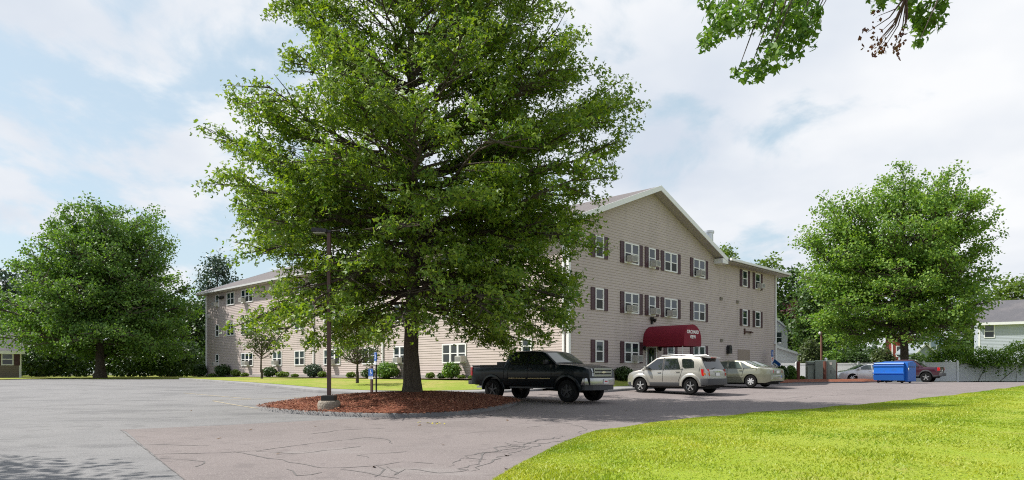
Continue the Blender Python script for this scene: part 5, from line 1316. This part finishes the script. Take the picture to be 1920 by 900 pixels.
# ------------------------------------------------------------------ street furniture
# lamp post on the island
q = at(617, 764, 20.3); lz = mound_z(q.x, q.y)
LP = empty('lamp_post', (q.x, q.y, lz - .02), 0, 'tall dark brown square lamp post on a round concrete base at the island front', 'lamp post')
b = MB(); b.lathe([(.30, -.25), (.33, .0), (.335, .12), (.31, .20), (.29, .215)], (0, 0, 0), n=22); b.build('concrete_base', concrete_m, LP, smooth=50)
hp = EYE + (HZ - 434) / F * q.y - lz
b = MB(); b.box(-.19, .19, -.19, .19, .21, .37); b.build('base_cover', mat('dark_base_cover', (.022, .022, .02), .6), LP, bevel=.015)
b = MB(); b.box(-.052, .052, -.052, .052, .36, hp); b.build('pole', brown_metal, LP, bevel=.008)
b = MB(); b.box(-.075, .075, -.075, .075, hp - .02, hp + .05); b.hexa([(-.50, -.17, hp + .0), (-.04, -.15, hp - .03), (-.04, .15, hp - .03), (-.50, .17, hp + .0), (-.47, -.15, hp + .12), (-.05, -.13, hp + .08), (-.05, .13, hp + .08), (-.47, .15, hp + .12)])
lh = b.build('lamp_head', mat('lamp_head_bronze', (.03, .026, .024), .4, .3), LP, bevel=.012)
b = MB(); b.box(-.45, -.10, -.12, .12, hp - .045, hp - .012); b.build('lens', mat('lamp_lens', (.42, .40, .36), .2), lh, bevel=.01)
b = MB(); b.tube([(.06, 0, hp + .03), (.34, 0, hp + .06)], .02, 6); b.build('arm', MC['lamp_head_bronze'], lh)

def wheelchair(b, fn, s):
    """white figure in a wheelchair: head, back, seat, leg and wheel arc"""
    def disc(cx, cz, r, n=12): b.quad(*[fn(cx + r * math.cos(2 * math.pi * k / n), cz + r * math.sin(2 * math.pi * k / n)) for k in range(n)])
    def bar(x0, z0, x1, z1, w):
        d = math.hypot(x1 - x0, z1 - z0); nx, nz = -(z1 - z0) / d * w, (x1 - x0) / d * w
        b.quad(fn(x0 + nx, z0 + nz), fn(x1 + nx, z1 + nz), fn(x1 - nx, z1 - nz), fn(x0 - nx, z0 - nz))
    disc(-.05 * s, .42 * s, .085 * s); bar(-.05 * s, .32 * s, -.02 * s, .0, .05 * s); bar(-.02 * s, .0, .2 * s, .0, .045 * s); bar(.2 * s, .02 * s, .3 * s, -.28 * s, .045 * s); bar(-.04 * s, .2 * s, .16 * s, .2 * s, .03 * s); bar(.28 * s, -.28 * s, .36 * s, -.24 * s, .03 * s)
    n = 14
    for k in range(n):
        a0_, a1_ = math.radians(120 + 220 * k / n), math.radians(120 + 220 * (k + 1) / n); c = (.02 * s, -.14 * s)
        b.quad(*[fn(c[0] + r * math.cos(a), c[1] + r * math.sin(a)) for r, a in ((.25 * s, a0_), (.25 * s, a1_), (.19 * s, a1_), (.19 * s, a0_))])
def sign_post(name, label, p, rot, post_h, post_m, boards, cat='sign', w=.05, wood=False):
    r = empty(name, p, rot, label, cat, None)
    b = MB()
    b.box(-w / 2, w / 2, -w / 2, w / 2, -.1, post_h); b.build('post', post_m, r)
    for (z0, z1, wd, m, kind) in boards:
        b = MB(); b.box(-wd / 2, wd / 2, -w / 2 - .012, -w / 2 - .001, z0, z1); bo = b.build('sign_board', m, r)
        if kind == 'chair':
            b = MB(); zc = z0 + (z1 - z0) * .5; wheelchair(b, lambda x, z: (x, -w / 2 - .015, zc + z), min(wd * .85, (z1 - z0) * .62)); b.build('wheelchair_symbol', sign_white, bo)
            b = MB(); 
            for xa, xb, za, zb_ in ((-wd / 2 + .01, wd / 2 - .01, z0 + .01, z0 + .018), (-wd / 2 + .01, wd / 2 - .01, z1 - .018, z1 - .01)): b.box(xa, xb, -w / 2 - .0145, -w / 2 - .0125, za, zb_)
            b.build('border', sign_white, bo)
        if kind == 'red':
            b = MB(); b.lathe([(wd * .36, -.002), (wd * .36, 0)], (0, -w / 2 - .0135, (z0 + z1) / 2), 'Y', 18); b.build('red_disc', sign_red, bo)
            b = MB(); b.box(-wd * .3, wd * .3, -w / 2 - .019, -w / 2 - .0165, (z0 + z1) / 2 - .02, (z0 + z1) / 2 + .02); b.build('white_bar', sign_white, bo)
        if kind == 'pale':
            b = MB()
            for k in range(3): b.box(-wd * .35, wd * .35, -w / 2 - .0145, -w / 2 - .0125, z0 + (z1 - z0) * (.2 + .25 * k), z0 + (z1 - z0) * (.28 + .25 * k))
            b.build('text_bars', blue_sign, bo)
    return r
Y = 30.0; p = at(697, 733, Y); p.z = g(p.x, Y); zt = EYE + (HZ - 686) / F * Y - p.z
sign_post('parking_sign', 'short brown post with a blue and white wheelchair parking sign behind the mulch island', p, R(-38), zt - .02, brown_metal, [(zt - .46, zt - .12, .30, blue_sign, 'chair'), (zt - .58, zt - .475, .30, sign_white, 'pale')], w=.09)
Y = 29.3; p = at(705.5, 733, Y); p.z = g(p.x, Y); zt = EYE + (HZ - 660) / F * Y - p.z
sign_post('parking_sign', 'taller thin black post with blue sign nearly edge on, left of the oak trunk', p, R(-62), zt - .02, black_m, [(zt - .40, zt, .30, blue_sign, 'chair'), (zt - .54, zt - .415, .30, sign_white, 'pale')], w=.055)
q = bl(fx(1434), -.55); zg_ = g(q.x, q.y) + .1; zt = EYE + (HZ - 656) / F * q.y - zg_
sign_post('parking_sign', 'blue wheelchair sign over a red and white sign at the right building corner', (q.x, q.y, zg_), BROT, zt - .02, steel_m, [(zt - .52, zt, .36, blue_sign, 'chair'), (zt - .86, zt - .55, .34, sign_white, 'red'), (zt - 1.14, zt - .88, .34, sign_white, 'pale')])
Y = 50.5; p = at(1456, 710, Y); p.z = g(p.x, Y) + .1; zt = EYE + (HZ - 671) / F * Y - p.z
r = empty('information_board', p, R(20), 'small tilted blue board on a post at the right corner of the building', 'sign')
b = MB(); b.box(-.03, .03, -.03, .03, 0, zt - .5); b.build('post', steel_m, r)
b = MB(); c_, s_ = math.cos(R(38)), math.sin(R(38)); fb_ = lambda a, d, h: (a * .9 + .0, d * c_ - h * 0 + (-h * s_), zt - .45 + a * -.55 + h * c_)
b.mbox(fb_, -.32, .32, -.02, .02, -.18, .22); b.build('board', blue_sign, r)
b = MB(); b.mbox(fb_, -.24, .26, -.03, -.022, -.15, -.05); b.build('white_panel', sign_white, r)

# dumpster
Y = 43.5; p = at(1681, 717, Y); p.z = g(p.x, Y) + .02
DU = empty('dumpster', p, R(-50), 'bright blue steel dumpster standing on the asphalt in front of the right tree', 'dumpster')
blue_d = mat('dumpster_blue', (0.008, 0.135, 0.56), .45, 0, .5, col2=(0.03, 0.09, 0.30), nscale=4, lo=.52, hi=.8)
blue_dk = mat('dumpster_rib_blue', (0.008, 0.115, 0.46), .5)
b = MB()     # side profile in (y,z): sloping front, extruded along x
prof = [(-.78, .16), (-.92, .62), (-.92, 1.10), (-.80, 1.28), (.85, 1.34), (.85, .16)]
b.prism(prof, lambda y, z, x: (x, y, z), -1.02, .74); b.build('body', blue_d, DU, bevel=.02)
b = MB(); b.box(-1.06, .78, -.965, -.90, 1.04, 1.12); b.box(-1.06, .78, -.965, -.90, .585, .66); b.prism([(-.80, .16), (-.86, .16), (-.965, .50), (-.90, .50)], lambda y, z, x: (x, y, z), -1.04, .76); b.build('ribs', blue_dk, DU, bevel=.012)
b = MB()
b.hexa([(-1.04, -.90, 1.13), (.76, -.90, 1.13), (.76, .88, 1.355), (-1.04, .88, 1.355), (-1.04, -.93, 1.20), (.76, -.93, 1.20), (.76, .90, 1.40), (-1.04, .90, 1.40)]); b.build('lid', mat('lid_dark_blue', (0.008, 0.06, 0.22), .5), DU, bevel=.01)
b = MB(); b.box(.742, .92, -.70, .60, .10, 1.28); b.build('side_pocket', blue_dk, DU, bevel=.015)
b = MB()
for k in range(4): b.box(.922, .93, -.55 + k * .26, -.38 + k * .26, .98, 1.04)
b.build('pocket_slots', black_m, DU)
for x in (-.85, .55):
    for y in (-.62, .62):
        b = MB(); b.lathe([(.09, -.03), (.09, .03)], (x, y, .085), 'Y', 14); b.box(x - .05, x + .05, y - .05, y + .05, .12, .17); b.build('caster', black_m, DU)
b = MB(); b.box(.93, .95, -.69, -.60, .80, .95); b.build('white_sticker', sign_white, DU)

# transformer cabinets
Y = 47.5; p = at(1539, 709.5, Y); p.z = g(p.x, Y) + .12
TR = empty('transformer_cabinet', p, R(-14), 'sage green electrical transformer cabinet between the brown bollards', 'transformer')
tr_m = mat('cabinet_green', (0.235, 0.275, 0.225), .5, col2=(0.20, 0.24, 0.195), nscale=2)
b = MB(); b.box(-.95, .95, -.62, .65, -.12, .05); b.build('pad', concrete_m, TR)
b = MB(); b.hexa([(-.90, -.35, .05), (.15, -.35, .05), (.15, .6, .05), (-.90, .6, .05), (-.90, -.35, 1.33), (.15, -.35, 1.33), (.15, .6, 1.40), (-.90, .6, 1.40)]); b.hexa([(-.45, -.58, .05), (.30, -.58, .05), (.30, -.352, .05), (-.45, -.352, .05), (-.45, -.58, 1.40), (.30, -.58, 1.40), (.30, -.352, 1.44), (-.45, -.352, 1.44)]); b.build('tank', tr_m, TR, bevel=.015)
b = MB(); b.box(.33, .90, -.45, .60, .05, 1.44); b.build('door_cabinet', tr_m, TR, bevel=.015)
b = MB(); b.box(-.52, -.46, -.362, -.35, .06, .80); b.box(-.95, -.50, -.40, -.352, 1.12, 1.20); b.build('dark_strips', mat('cabinet_dark', (.05, .065, .055), .6), TR)  # dark strips set on the tank front
b = MB(); b.box(.55, .58, -.47, -.45, .5, .75); b.box(.305, .325, -.5, -.46, .3, 1.1); b.build('handle', black_m, TR)
b = MB(); b.box(.48, .62, -.458, -.452, 1.1, 1.28); b.build('warning_label', mat('label_cream', (.6, .56, .48), .6), TR)
b = MB(); b.lathe([(.10, 0), (.10, .12), (.05, .18)], (.28, -.2, 1.42), n=12); b.build('cap', steel_m, TR)
bol = None
wood_m = layered('stained_timber', (0.13, 0.052, 0.036), [(6, 4, .4, .7, (0.09, 0.036, 0.027), .8, (3, 3, .4))], bump=(20, .4, .02))
for i, (px, Y, lab) in enumerate(((1497, 45.6, 'brown timber bollard standing left of the transformer'), (1546.5, 45.8, 'brown timber bollard in front of the transformer door'), (1567, 48.2, 'brown timber bollard right of the transformer, near the silver car'), (1516, 49.6, 'thin brown bollard peeking out behind the transformer'))):
    p = at(px, 710, Y); p.z = g(p.x, Y) + .08; h = EYE + (HZ - 677.5) / F * Y - p.z
    if bol is None:
        r = empty('bollard', p, 0, lab, 'bollard', 'brown bollards around the transformer')
        b = MB(); b.lathe([(.105, -.15), (.105, h - .03), (.09, h)], (0, 0, 0), n=14); b.build('post', wood_m, r, smooth=40); bol = r
    else:
        r = bol.copy(); COL.objects.link(r); r.location = p; r['label'] = lab
        for ch in list(bol.children):
            c = ch.copy(); COL.objects.link(c); c.parent = r
# second lamp post behind the transformer
Y = 60.0; p = at(1540, 706, Y); p.z = g(p.x, Y); hp = EYE + (HZ - 622) / F * Y - p.z
r = empty('lamp_post', p, 0, 'rusty brown pole with a white lamp rising behind the transformer', 'lamp post')
b = MB(); b.tube([(0, 0, 0), (0, 0, hp)], .085, 10); b.build('pole', mat('rusty_pole', (.16, .075, .05), .7), r, smooth=40)
b = MB(); b.lathe([(.04, 0), (.10, .04), (.12, .14), (.06, .24)], (-.18, -.1, hp - .25), n=12); b.tube([(0, 0, hp - .1), (-.18, -.1, hp + .0)], .03, 6); b.build('lamp_head', ac_m, r, smooth=40)

# yellow wheel stops right of the maroon pickup
for i, (px, lab) in enumerate(((1768, 'weathered yellow wheel stop behind the maroon pickup'),)):
    p = gp(px, 716); r = empty('wheel_stop', p, R(-25), lab, 'wheel stop')
    b = MB(); b.prism([(-.10, 0), (.10, 0), (.06, .13), (-.06, .13)], lambda y, z, x: (x, y, z), -1.1, 1.1)
    b.build('kerb_block', mat('worn_yellow', (.50, .30, .05), .7, col2=(.32, .22, .10), nscale=5), r, bevel=.012)
    b = MB()
    for x in (-.7, .7): b.lathe([(.02, .10), (.02, .145)], (x, 0, 0), n=8)
    b.build('steel_pin', steel_m, r)

# white vinyl fence
p0 = Vector((24.8, 66.5, 0)); p1 = Vector((40.2, 61.6, 0)); p2 = Vector((64, 62.2, 0))
def fence(name, label, A, B, top_px, n):
    r = empty(name, (A.x, A.y, g(A.x, A.y)), 0, label, 'fence'); o = Vector(r.location)
    P = [A.lerp(B, i / n) for i in range(n + 1)]; h = 1.78
    b = MB()
    for a, c in zip(P, P[1:]):
        za, zc = g(a.x, a.y) - o.z, g(c.x, c.y) - o.z; d = (c - a).normalized(); nn = Vector((-d.y, d.x, 0)); L_ = (c - a).length; k = 12
        for j in range(k):
            s0, s1 = (j + .006) / k, (j + .994) / k
            u0, u1 = a.lerp(c, s0) - o, a.lerp(c, s1) - o; u0.z = za + (zc - za) * s0; u1.z = za + (zc - za) * s1
            e = nn * .012
            b.hexa([u0 - e + Vector((0, 0, .10)), u1 - e + Vector((0, 0, .10)), u1 + e + Vector((0, 0, .10)), u0 + e + Vector((0, 0, .10)), u0 - e + Vector((0, 0, h - .1)), u1 - e + Vector((0, 0, h - .1)), u1 + e + Vector((0, 0, h - .1)), u0 + e + Vector((0, 0, h - .1))])
        for z0, z1 in ((.04, .16), (h - .14, h)):
            u0, u1 = a - o, c - o; u0.z, u1.z = za, zc; e = nn * .03
            b.hexa([u0 - e + Vector((0, 0, z0)), u1 - e + Vector((0, 0, z0)), u1 + e + Vector((0, 0, z0)), u0 + e + Vector((0, 0, z0)), u0 - e + Vector((0, 0, z1)), u1 - e + Vector((0, 0, z1)), u1 + e + Vector((0, 0, z1)), u0 + e + Vector((0, 0, z1))])
    b.build('panels', white_paint, r)
    for a in P:
        b = MB(); u0 = a - o; z = g(a.x, a.y) - o.z
        b.box(u0.x - .07, u0.x + .07, u0.y - .07, u0.y + .07, z - .1, z + h + .08); b.hexa([(u0.x - .085, u0.y - .085, z + h + .08), (u0.x + .085, u0.y - .085, z + h + .08), (u0.x + .085, u0.y + .085, z + h + .08), (u0.x - .085, u0.y + .085, z + h + .08), (u0.x - .02, u0.y - .02, z + h + .16), (u0.x + .02, u0.y - .02, z + h + .16), (u0.x + .02, u0.y + .02, z + h + .16), (u0.x - .02, u0.y + .02, z + h + .16)])
        b.build('post', white_paint, r)
    return r
fence('vinyl_fence', 'sunlit white vinyl fence behind the transformer and silver car', p0, p1, 0, 6)
fence('vinyl_fence', 'white vinyl fence overgrown with vines at the right edge', Vector((40.0, 66.2, 0)), p2, 0, 9)
# vines spilling over the right fence
rng = np.random.default_rng(61)
for i, (xa, xb, seed, lab, hmax) in enumerate(((1738, 1832, 1, 'climbing vine heaped over the fence next to the maroon pickup', 1.9), (1832, 1872, 2, 'lower climbing vine on the fence under the grey house window', 1.55), (1872, 1960, 3, 'climbing vine heaped over the fence at the right photo edge', 2.0))):
    Y = (65.3, 64.9, 63.6)[i]; x0, x1 = (xa - 960) / F * Y, (xb - 960) / F * Y; zb = g((x0 + x1) / 2, Y)
    r = empty('climbing_vine', ((x0 + x1) / 2, Y, zb), 0, lab, 'vine', 'vines on the white fence'); C = []
    b = MB()
    for k in range(int((x1 - x0) * 26)):
        x = rng.uniform(x0, x1) - (x0 + x1) / 2; env_ = math.sin(math.pi * (x / (x1 - x0) + .5)) ** .5
        z = 1.6 + hmax * 1.0 * env_ * rng.random() ** .8; y = rng.normal() * .38 + .1
        C.append(np.array([x, y, z]) + rng.normal(size=(34, 3)) * np.array([.30, .26, .22]))
        if rng.random() < .05:
            zl = rng.uniform(.5, 1.2); m_ = int((1.6 - zl) * 26); C.append(np.column_stack([x + rng.normal(size=m_) * .10, -.30 + rng.normal(size=m_) * .06, rng.uniform(zl, 1.6, m_)])); b.tube([(x, -.26, 1.7), (x + .05, -.30, zl)], .012, 4)
    b.tube([((x0 - x1) / 2 + .3, .3, 0), (0, .2, 1.6), ((x1 - x0) / 2 - .3, .1, 1.8)], .03, 5)
    b.build('stems', bark_m, r); C = np.concatenate(C); leaf_mesh('foliage', C, nrm(C * np.array([.2, 1, .3]) + np.array([[0, -.8, .2]])), .20, bright_leaf, rng, 'kite', r)

# ------------------------------------------------------------------ neighbouring houses
def house(name, label, cx, cy, zb, rot, w, d, h, rise, wall_m, rf_m, wins=(), ridge='x', ov=.35, lap=.14, sides=True, shutters=None, chim=None, doorat=None):
    r = empty(name, (cx, cy, zb), rot, label, 'house')
    b = MB(); z = 0.0
    fr = lambda a, o_, zz_: (a, -d / 2 - o_, zz_); lf = lambda a, o_, zz_: (-w / 2 - o_, a, zz_); rt = lambda a, o_, zz_: (w / 2 + o_, a, zz_)
    def wallrows(fn, half, gable):
        z = 0.0
        tot = h + (rise if gable else 0)
        while z < tot - .02:
            z1 = min(z + lap, tot)
            k0 = half if z <= h else half * (1 - (z - h) / rise); k1 = half if z1 <= h else half * (1 - (z1 - h) / rise)
            b.quad(fn(-k0, .02, z), fn(k0, .02, z), fn(k1, .003, z1), fn(-k1, .003, z1)); b.quad(fn(-k0, .003, z), fn(k0, .003, z), fn(k0, .02, z), fn(-k0, .02, z)); z = z1
    wallrows(fr, w / 2, ridge == 'y'); wallrows(lf, d / 2, ridge == 'x'); wallrows(rt, d / 2, ridge == 'x')
    b.box(-w / 2 + .004, w / 2 - .004, -d / 2 + .004, d / 2, -.5, h); b.build('wall', wall_m, r)
    b = MB()
    if ridge == 'x':
        for sg in (-1, 1):
            e = d / 2 + ov; ez = h - rise * ov / (d / 2)
            b.prism([(0, h + rise), (sg * e, ez), (sg * e, ez + .16), (0, h + rise + .17)], lambda y, z, x: (x, y, z), -w / 2 - ov, w / 2 + ov)
    else:
        for sg in (-1, 1):
            e = w / 2 + ov; ez = h - rise * ov / (w / 2)
            b.prism([(0, h + rise), (sg * e, ez), (sg * e, ez + .16), (0, h + rise + .17)], lambda x, z, y: (x, y, z), -d / 2 - ov, d / 2 + ov)
    ro = b.build('roof', rf_m, r)
    b = MB()
    if ridge == 'x':
        e = d / 2 + ov; ez = h - rise * ov / (d / 2)
        b.box(-w / 2 - ov, w / 2 + ov, -e - .09, -e - .004, ez - .16, ez + .15); b.box(-w / 2 - ov + .05, w / 2 + ov - .05, -e, -d / 2 - .025, ez - .15, ez - .11)
    else:
        for sg in (-1, 1):
            e = w / 2 + ov; ez = h - rise * ov / (w / 2)
            b.prism([(0, h + rise + .19), (sg * (e + .02), ez + .18), (sg * (e + .02), ez - .06), (0, h + rise - .06)], lambda x, z, y: (x, y, z), -d / 2 - ov - .04, -d / 2 - ov - .004)
    b.build('fascia', white_trim, r)
    b = MB()
    for sg in (-1, 1): b.box(sg * w / 2 - .09, sg * w / 2 + .09, -d / 2 - .035, -d / 2 - .021, 0, h - .12)
    b.build('corner_board', white_trim, r)
    for (a, z0, ww, hh) in wins:
        f = MB(); t = .09
        f.mbox(fr, a - ww / 2, a - ww / 2 + t, 0, .06, z0, z0 + hh); f.mbox(fr, a + ww / 2 - t, a + ww / 2, 0, .06, z0, z0 + hh); f.mbox(fr, a - ww / 2 + t, a + ww / 2 - t, 0, .06, z0, z0 + t); f.mbox(fr, a - ww / 2 + t, a + ww / 2 - t, 0, .06, z0 + hh - t, z0 + hh); f.mbox(fr, a - ww / 2 + t, a + ww / 2 - t, 0, .05, z0 + hh / 2 - .04, z0 + hh / 2 + .04)
        fo = f.build('window', white_paint, r)
        p = MB(); p.mbox(fr, a - ww / 2 + .01, a + ww / 2 - .01, .022, .03, z0 + .01, z0 + hh / 2); p.mi = 1; p.mbox(fr, a - ww / 2 + .01, a + ww / 2 - .01, .022, .035, z0 + hh / 2 + .003, z0 + hh - .01); p.build('pane', [glass_m, glass_blind], fo)
        if shutters:
            for sg in (-1, 1):
                s_ = MB(); s_.mbox(fr, a + sg * (ww / 2 + .28) - .22, a + sg * (ww / 2 + .28) + .22, .022, .05, z0 - .02, z0 + hh + .02)
                for k in range(10): s_.mbox(fr, a + sg * (ww / 2 + .28) - .18, a + sg * (ww / 2 + .28) + .18, .05, .058, z0 + .05 + k * hh / 10, z0 + .09 + k * hh / 10)
                s_.build('shutter', shutters, r)
    if chim:
        b = MB(); b.box(chim[0] - .3, chim[0] + .3, chim[1] - .3, chim[1] + .3, h, h + rise + .8); b.build('chimney', mat('chimney_brick', (.25, .1, .07), .8), ro)
    return r
grey_side = layered('sage_clapboard', (0.44, 0.48, 0.53), [(.5, 4, .4, .7, (0.40, 0.44, 0.49), .7)], rough=.6)
white_side = layered('white_clapboard', (0.74, 0.74, 0.74), [(.5, 4, .4, .7, (0.68, 0.68, 0.69), .6)], rough=.6)
brown_side = layered('brown_board', (0.20, 0.165, 0.135), [(.5, 4, .4, .7, (0.17, 0.14, 0.115), .6)], rough=.7)
red_brick = layered('red_clapboard', (0.30, 0.06, 0.05), [(1, 4, .4, .7, (0.24, 0.05, 0.045), .6)], rough=.8)
dark_roof = layered('dark_shingle', (0.12, 0.118, 0.128), [(.6, 5, .4, .65, (0.165, 0.155, 0.16), .8), (18, 3, .45, .7, (0.05, 0.05, 0.055), .6)], bump=(30, .5, .02))
# grey green house on the right
Y = 82.0; zb = g(50, Y); u = lambda px, Y_: (px - 960) / F * Y_
hE = EYE + (HZ - 604) / F * Y - zb; rise = 2.7
wz = lambda py: EYE + (HZ - py) / F * Y - zb
gr_ = R(-31); gw, gd = 15.0, 9.0; gc = Vector((u(1836, Y), Y, 0)) + Vector((math.cos(gr_) * gw / 2 - math.sin(gr_) * gd / 2, math.sin(gr_) * gw / 2 + math.cos(gr_) * gd / 2, 0))
house('grey_house', 'grey green clapboard house with dark roof behind the vine covered fence', gc.x, gc.y, zb, gr_, gw, gd, hE, rise, grey_side, dark_roof, [(-gw / 2 + 1.0, wz(634), 1.05, wz(609) - wz(634)), (-gw / 2 + 6.1, wz(634), 1.05, wz(609) - wz(634)), (-gw / 2 + 11, wz(634), 1.05, wz(609) - wz(634))], 'x', .4, lap=.17)
# porch roof end and small blue grey shed by the red house
Y = 80.0; zb = g(44, Y)
house('small_shed', 'small blue grey shed with gable roof between the tree trunk and the vines', u(1731, Y), Y + 1.5, zb, R(8), 2.2, 3.0, EYE + (HZ - 661) / F * Y - zb, 1.0, mat('shed_blue_grey', (.24, .29, .32), .6), mat('shed_roof_grey', (.2, .23, .25), .7), [(0, .9, .8, 1.0)], 'y', .25)
Y = 90.0; zb = g(48, Y)
house('red_house', 'red clapboard house with white windows seen right of the tree trunk', u(1727, Y), Y + 4, zb, R(-20), 3.6, 5, 6.3, 2.0, red_brick, dark_roof, [(-.9, 3.0, .9, 1.5), (.7, 3.0, .9, 1.5), (-.9, .7, .9, 1.3)], 'x', .35)
house('blue_house', 'narrow blue grey house wall right of the red house', u(1757, 88), 88 + 3, zb, 0, 1.9, 6, 5.4, 1.1, mat('blue_grey_clapboard', (.27, .35, .42), .6), dark_roof, [(.2, 3.2, .7, 1.2)], 'y', .2)
# white house behind the right corner of the apartment building
Y = 78.0; xw = u(1475, Y); zb = g(30, Y) 
house('white_house', 'white clapboard house with a narrow window just right of the apartment corner', xw - 4.0, Y + 4, zb, 0, 8.0, 8, EYE + (HZ - 617) / F * Y - zb, 3.2, white_side, dark_roof, [(u(1459.5, Y) - xw + 4.0, EYE + (HZ - 644) / F * Y - zb, .9, 1.35), (-2.5, 3.2, .9, 1.35)], 'y', .35)
Y = 74.0; xg = u(1496, Y)
house('white_garage', 'low white garage with grey roof in front of the white house', xg - 3.6, Y + 1.8, zb, 0, 7.2, 3.4, EYE + (HZ - 664) / F * Y - zb, 1.15, white_side, mat('garage_shingle', (.13, .125, .125), .85, col2=(.18, .17, .17), nscale=8), [(1.2, .8, .7, .9)], 'y', .25)
# brown shed at the far left
Y = 66.0; zb = g(-48, Y) + .03; xr_ = u(38, Y)
sr = R(38); sw, sdp = 9.0, 6.0; sc_ = Vector((xr_, Y, 0)) - Vector((math.cos(sr) * sw / 2 + math.sin(sr) * sdp / 2, math.sin(sr) * sw / 2 - math.cos(sr) * sdp / 2, 0))
house('brown_shed', 'small brown building with burgundy shutters at the left photo edge', sc_.x, sc_.y, zb, sr, sw, sdp, EYE + (HZ - 657) / F * Y - zb, 1.75, brown_side, dark_roof, [(sw / 2 - 1.0, EYE + (HZ - 685) / F * Y - zb, .95, 1.15), (-1, 1.0, .95, 1.15)], 'x', .35, lap=.2, shutters=shutter_m)
# utility wire
b = MB(); A_, B_ = at(1440, 608, 85), at(1640, 622, 85)
b.tube([A_.lerp(B_, k / 12) - Vector((0, 0, .5 * math.sin(math.pi * k / 12))) for k in range(13)], .035, 5); tag(b.build('overhead_wire', black_m), 'thin overhead wire between the white house and the right tree', 'wire')
# a few fallen leaves and litter on the asphalt
rng = np.random.default_rng(8); b = MB()
for k in range(26):
    px, py = rng.uniform(200, 1250), rng.uniform(745, 880)
    if k < 9: px, py = 820 + rng.normal() * 14, 793 + rng.normal() * 1.2
    if k in (9,): px, py = 410, 822
    p = gp(px, py, .012); a = rng.random() * 6.28; l = .045 + .03 * rng.random(); d = Vector((math.cos(a), math.sin(a), .15)) * l; e = Vector((-math.sin(a), math.cos(a), .1)) * l * .5
    b.mi = 0 if k < 9 else 1; b.quad(p - d, p - e, p + d + Vector((0, 0, .015)), p + e)
tag(b.build('fallen_leaves', [mat('yellow_leaf', (.42, .36, .06), .7), mat('brown_leaf', (.12, .07, .035), .8)]), kind='stuff')
